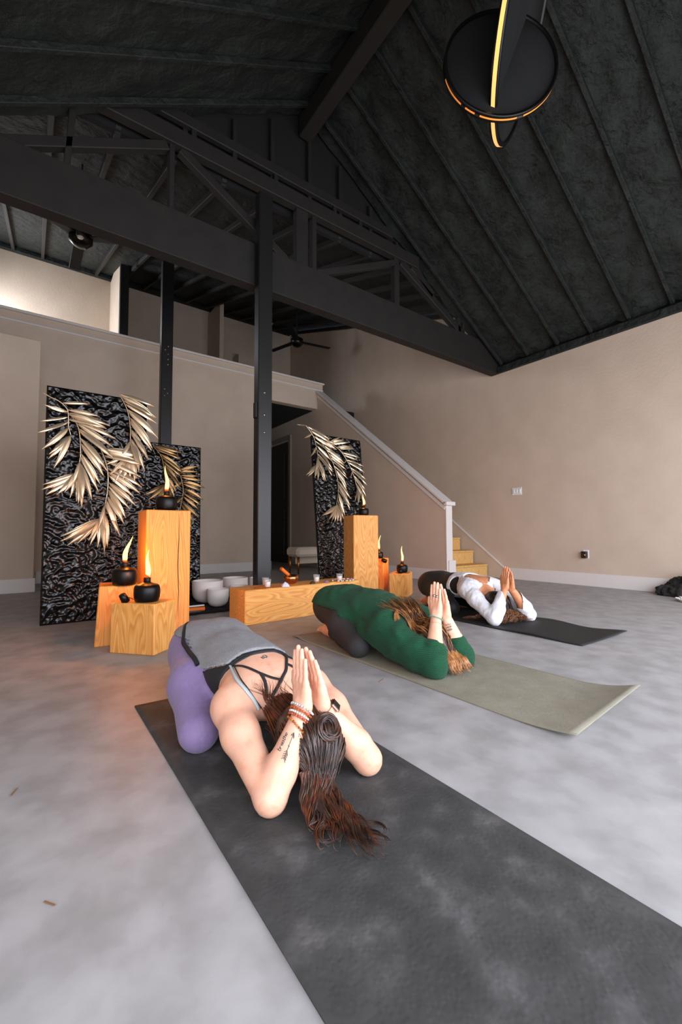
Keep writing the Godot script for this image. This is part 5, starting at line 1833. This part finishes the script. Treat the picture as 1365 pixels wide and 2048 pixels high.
func hair_two(o: Node3D, g: Dictionary) -> void:
	var r := RandomNumberGenerator.new()
	r.seed = 33
	var hm := hair_mat(Color(0.20, 0.12, 0.075), 14, Color(0.42, 0.26, 0.15))
	var blond := hair_mat(Color(0.46, 0.29, 0.16), 15, Color(0.74, 0.52, 0.31))
	var h: Vector3 = g.head_frame[0]
	var k: Vector3 = g.head_frame[1]
	var f: Vector3 = g.head_frame[2]
	var hair := put("hair", shape_mesh([g.head[0], ell(h - k * 0.04 - f * 0.02, Vector3(0.075, 0.08, 0.08), 0.03)], 0.006, 0.012, func(p: Vector3, d: float) -> float:
		return maxf(d, (p - h).dot(f) - 0.05 - 0.3 * (p - h).dot(k))), hm, o)
	var hs: Array = [g.head[0], g.head[1]]
	# wavy mass over the head and down to the mat
	var st := SurfaceTool.new()
	st.begin(Mesh.PRIMITIVE_TRIANGLES)
	for i in 30:
		var x := lerpf(-1.0, 1.0, i / 29.0)
		var ctrl := [onto(hs, h + Vector3(x * 0.07, 0.07, -0.10), 0.02), onto(hs, h + Vector3(x * 0.09, 0.09 - 0.07 * x * x, -0.03), 0.022), onto(hs, h + Vector3(x * 0.095, 0.08 - 0.08 * x * x, 0.035), 0.024), onto(hs, h + Vector3(x * 0.08, 0.02 - 0.05 * x * x, 0.09), 0.026), Vector3(x * 0.075 - 0.01, 0.06, 0.015), Vector3(x * 0.07 - 0.01 + r.randf_range(-0.02, 0.02), 0.02, r.randf_range(0.03, 0.07))]
		locks(st, ctrl, 8, 0.011, 0.003, 0.009, 1.8, r, 24)
	put("wavy_mass", st.commit(), hm, hair)
	# lengths thrown back over the shoulders
	st = SurfaceTool.new()
	st.begin(Mesh.PRIMITIVE_TRIANGLES)
	var back: Array = g.torso + g.arms + g.neck
	for i in 22:
		var x := lerpf(-1.0, 0.9, i / 21.0)
		var z := r.randf_range(-0.46, -0.36)
		var ctrl := [onto(hs, h + Vector3(x * 0.08, 0.085 - 0.05 * x * x, 0.0), 0.03), onto(hs, h + Vector3(x * 0.085, 0.085, -0.07), 0.034), onto(back, Vector3(x * 0.09, 0.27, -0.30), 0.035), onto(back, Vector3(x * 0.10 + r.randf_range(-0.03, 0.03), 0.28, z), 0.032)]
		locks(st, ctrl, 9, 0.012, 0.0028, 0.010, 1.3, r, 20, 1.4)
	put("thrown_back_locks", st.commit(), hm, hair)
	st = SurfaceTool.new()
	st.begin(Mesh.PRIMITIVE_TRIANGLES)
	for i in 12:
		var x := lerpf(-1.1, 0.3, i / 11.0)
		var ctrl := [onto(hs, h + Vector3(x * 0.085, 0.08 - 0.05 * x * x, 0.02), 0.036), onto(hs, h + Vector3(x * 0.09, 0.085, -0.07), 0.042), onto(back, Vector3(x * 0.10, 0.27, -0.30), 0.042), onto(back, Vector3(x * 0.12 + r.randf_range(-0.03, 0.03), 0.28, r.randf_range(-0.47, -0.38)), 0.036)]
		locks(st, ctrl, 4, 0.012, 0.0024, 0.012, 1.4, r, 20, 1.4)
	put("thrown_back_locks", st.commit(), blond, hair)
	st = SurfaceTool.new()
	st.begin(Mesh.PRIMITIVE_TRIANGLES)
	for i in 14:
		var x := lerpf(-1.0, 1.0, i / 13.0)
		var ctrl := [onto(hs, h + Vector3(x * 0.09, 0.09 - 0.07 * x * x, -0.02), 0.03), onto(hs, h + Vector3(x * 0.095, 0.08 - 0.08 * x * x, 0.04), 0.032), onto(hs, h + Vector3(x * 0.085, 0.02 - 0.05 * x * x, 0.09), 0.034), Vector3(x * 0.08 - 0.01, 0.05, 0.03)]
		locks(st, ctrl, 3, 0.012, 0.0026, 0.012, 1.6, r, 24)
	put("wavy_highlights", st.commit(), blond, hair)
	# paler ends on the mat and beside the face
	st = SurfaceTool.new()
	st.begin(Mesh.PRIMITIVE_TRIANGLES)
	for i in 20:
		var x := lerpf(-1.0, 1.0, i / 19.0)
		var ctrl := [onto(hs, h + Vector3(x * 0.07, -0.005, 0.09), 0.032), Vector3(x * 0.07 - 0.01, 0.07, 0.035), Vector3(x * 0.072 - 0.01, 0.035, 0.06), Vector3(x * 0.06, 0.014, r.randf_range(0.045, 0.085))]
		locks(st, ctrl, 7, 0.010, 0.0028, 0.006, 1.3, r, 18)
	for i in 7:
		var ctrl := [onto(back, Vector3(-0.10, 0.27, -0.32), 0.034), onto(back, Vector3(-0.13 - 0.004 * i, 0.25, -0.27), 0.03), Vector3(-0.155 - 0.003 * i, 0.19, -0.20), Vector3(-0.13, 0.10, -0.12 + 0.01 * i), Vector3(-0.10, 0.06, -0.05)]
		locks(st, ctrl, 4, 0.007, 0.0022, 0.006, 1.4, r, 22)
	put("paler_ends", st.commit(), blond, hair)

func person_three() -> void:
	var o := thing("person", "person kneeling folded forward in a white open-back top and black leggings, palms together", "person", Vector3(3.14, 0.009, -1.99))
	o.rotation.y = -0.2
	var s := 1.03
	var c := {s = s, knee = Vector3(0.20, 0.058, -0.47), elbow_l = Vector3(-0.185, 0.045, 0.0), elbow_r = Vector3(0.19, 0.045, 0.0), wrist_l = Vector3(-0.036, 0.262, -0.035), wrist_r = Vector3(0.030, 0.258, -0.028), tip = Vector3(0.0, 0.43, -0.04), lift = 0.058, hand = 0.93, head = Vector3(0.0, 0.11, -0.15)}
	var g := skeleton(c)
	var sk := skin(Color(0.80, 0.53, 0.36), Color(0.72, 0.44, 0.28), 23)
	put("body", body_mesh(g, 0.012), sk, o)
	var bk := plain(Color(0.055, 0.062, 0.060), 0.7)
	bk.rim_enabled = true
	bk.rim = 0.2
	var hips: Array = [g.torso[0], g.torso[1], g.torso[2], g.torso[3], g.torso[4]] + g.legs
	put("leggings", shape_mesh(hips, 0.010, 0.005, func(p: Vector3, d: float) -> float:
		var ankle := -(p.z + 0.90) if p.y < 0.09 else -1.0
		var top := p.z + 0.48
		if top > -0.02 and sdf(g.legs, p) < 0.04:
			top = -1.0
		return maxf(d, maxf(ankle, top))), bk, o)
	var white := plain(Color(0.86, 0.86, 0.87), 0.85)
	relief(white, noise(0.016, FastNoiseLite.TYPE_SIMPLEX_SMOOTH, 4, 29, 40.0), 3.5, 0.5, 256)
	white.uv1_triplanar = true
	white.uv1_scale = Vector3(5, 5, 5)
	var upper: Array = g.torso + g.arms + [g.legs[0], g.legs[4]]
	for i in 2:
		var fr: Array = g.hand_frames[i]
		upper.append(cap(fr[0], fr[0] + fr[1] * 0.022, 0.026, 0.026, 0.02))
	var folds := noise(16.0, FastNoiseLite.TYPE_SIMPLEX_SMOOTH, 2, 51)
	put("white_top", shape_mesh(upper, 0.0075, 0.011, func(p: Vector3, d: float) -> float:
		var e := d - 0.005 * folds.get_noise_3d(p.x, p.y, p.z)
		# oval open back, and cut-out at the waist
		var q := (p - Vector3(0.0, 0.30, -0.395)) / Vector3(0.118, 0.2, 0.10)
		var open_back := (1.0 - q.length()) * 0.10 if p.y > 0.16 else -1.0
		var w := (p - Vector3(-0.16, 0.25, -0.52)) / Vector3(0.10, 0.085, 0.05)
		var waist := (1.0 - w.length()) * 0.05
		var low := -(p.z + 0.615)
		var neck := (p.z + 0.285) if (absf(p.x) < 0.085 and p.y > 0.1) else -1.0
		return maxf(e, maxf(maxf(open_back, waist), maxf(low, neck)))), white, o)
	hair_three(o, g)

func hair_three(o: Node3D, g: Dictionary) -> void:
	var r := RandomNumberGenerator.new()
	r.seed = 44
	var hm := hair_mat(Color(0.10, 0.075, 0.065), 24, Color(0.24, 0.17, 0.13))
	var warm := hair_mat(Color(0.22, 0.12, 0.06), 25, Color(0.50, 0.30, 0.15))
	var h: Vector3 = g.head_frame[0]
	var k: Vector3 = g.head_frame[1]
	var f: Vector3 = g.head_frame[2]
	var hair := put("hair", shape_mesh([g.head[0], ell(h - k * 0.04 - f * 0.015, Vector3(0.075, 0.08, 0.08), 0.03)], 0.006, 0.012, func(p: Vector3, d: float) -> float:
		return maxf(d, (p - h).dot(f) - 0.05 - 0.3 * (p - h).dot(k))), hm, o)
	var hs: Array = [g.head[0], g.head[1]]
	var st := SurfaceTool.new()
	st.begin(Mesh.PRIMITIVE_TRIANGLES)
	for i in 26:
		var x := lerpf(-1.0, 1.0, i / 25.0)
		var ctrl := [onto(hs, h + Vector3(x * 0.07, 0.07, -0.11), 0.014), onto(hs, h + Vector3(x * 0.09, 0.09 - 0.07 * x * x, -0.03), 0.016), onto(hs, h + Vector3(x * 0.095, 0.07 - 0.08 * x * x, 0.05), 0.018), onto(hs, h + Vector3(x * 0.08, 0.01 - 0.05 * x * x, 0.09), 0.02), Vector3(x * 0.10, 0.06, -0.02)]
		locks(st, ctrl, 7, 0.010, 0.0028, 0.006, 2.6, r, 22)
	put("dark_roots", st.commit(), hm, hair)
	st = SurfaceTool.new()
	st.begin(Mesh.PRIMITIVE_TRIANGLES)
	for i in 26:
		var x := lerpf(-1.0, 1.0, i / 25.0)
		var ctrl := [Vector3(x * 0.085, 0.10 - 0.03 * absf(x), -0.03), Vector3(x * 0.11, 0.06, 0.0), Vector3(x * 0.13 + r.randf_range(-0.02, 0.02), 0.03, 0.02), Vector3(x * 0.15 + r.randf_range(-0.03, 0.03), 0.014, r.randf_range(0.0, 0.06))]
		locks(st, ctrl, 7, 0.012, 0.003, 0.012, 2.4, r, 22)
	for i in 12:
		var ctrl := [Vector3(-0.08, 0.09, -0.14), Vector3(-0.13, 0.05, -0.17), Vector3(-0.19, 0.025, -0.2), Vector3(-0.25 + r.randf_range(-0.05, 0.03), 0.013, -0.22 + r.randf_range(-0.04, 0.06))]
		locks(st, ctrl, 5, 0.012, 0.003, 0.012, 2.2, r, 20)
	put("curly_ends", st.commit(), warm, hair)

func corner_pile() -> void:
	var t := thing("blanket_pile", "dark grey crumpled blanket heaped against the right wall at the picture's edge", "blanket", Vector3(5.97, 0, -1.78))
	var fz := noise(14.0, FastNoiseLite.TYPE_SIMPLEX_SMOOTH, 3, 61)
	var sh := [ell(Vector3(0.0, 0.04, -0.02), Vector3(0.12, 0.07, 0.12), 0.05), ell(Vector3(0.06, 0.09, 0.1), Vector3(0.10, 0.12, 0.14), 0.05), ell(Vector3(-0.05, 0.05, 0.14), Vector3(0.12, 0.08, 0.12), 0.05), ell(Vector3(0.0, 0.14, 0.28), Vector3(0.12, 0.15, 0.16), 0.05)]
	var m := patterned(tex(noise(0.02, FastNoiseLite.TYPE_SIMPLEX_SMOOTH, 3, 8), ramp([[0.3, Color(0.09, 0.10, 0.095)], [0.7, Color(0.19, 0.18, 0.165)]]), 128), Vector3(5, 5, 5), 0.95)
	put("blanket", shape_mesh(sh, 0.012, 0.0, func(p: Vector3, d: float) -> float: return maxf(d - 0.035 * fz.get_noise_3dv(p), 0.004 - p.y)), m, t)
	var w := thing("sheepskin", "white fluffy sheepskin on the floor in front of the dark blanket", "rug", Vector3(5.6, 0, -1.45))
	var st := SurfaceTool.new()
	st.begin(Mesh.PRIMITIVE_TRIANGLES)
	sculpt(st, [ell(Vector3(0.0, 0.012, 0.0), Vector3(0.16, 0.03, 0.14), 0.03), ell(Vector3(0.12, 0.012, 0.1), Vector3(0.2, 0.035, 0.16), 0.03)], 0.014, 0.0, func(p: Vector3, d: float) -> float: return maxf(d, 0.003 - p.y))
	st.index()
	var wm := plain(Color(0.86, 0.84, 0.83), 1.0)
	var pad := put("pad", st.commit(), wm, w)
	st = SurfaceTool.new()
	st.begin(Mesh.PRIMITIVE_TRIANGLES)
	var r := RandomNumberGenerator.new()
	r.seed = 9
	for i in 700:
		var a := r.randf_range(0, TAU)
		var q := sqrt(r.randf())
		var c := Vector3(cos(a) * 0.16 * q, 0.02, sin(a) * 0.14 * q) + (Vector3(0.12, 0, 0.1) if i % 2 == 0 else Vector3.ZERO)
		var d := Vector3(cos(a) * q + r.randf_range(-0.5, 0.5), r.randf_range(0.3, 1.0), sin(a) * q + r.randf_range(-0.5, 0.5)).normalized() * 0.035
		add_tube(st, PackedVector3Array([c, c + d * 0.5, c + d + Vector3(0, -0.008, 0)]), PackedFloat32Array([0.005, 0.004, 0.001]), 4)
	var f := put("wool", st.commit(), wm, w)
	f.set_meta("kind", "stuff")

func slivers() -> void:
	var m := plain(Color(0.50, 0.36, 0.24), 0.8)
	for q in [[1.42, -1.62, 0.05, 0.4, "longest thin brown wood sliver on the concrete between the two front mats"], [1.55, -1.58, 0.04, 0.7, "short brown wood sliver on the concrete right beside the sage mat"], [-0.02, -1.55, 0.035, 1.2, "brown wood sliver on the concrete far left of the charcoal mat"], [0.05, -1.05, 0.03, -0.9, "small brown wood sliver on the concrete nearest the camera at left"]]:
		var t := thing("wood_sliver", q[4], "wood sliver", Vector3(q[0], 0.0015, q[1]), "wood slivers on the floor")
		t.rotation.y = q[3]
		var l: float = q[2]
		put("sliver", beam(Vector3(-l * 0.5, 0, 0), Vector3(l * 0.5, 0.001, 0.002), 0.003, 0.002, Vector3(0, 1, 0)), m, t)
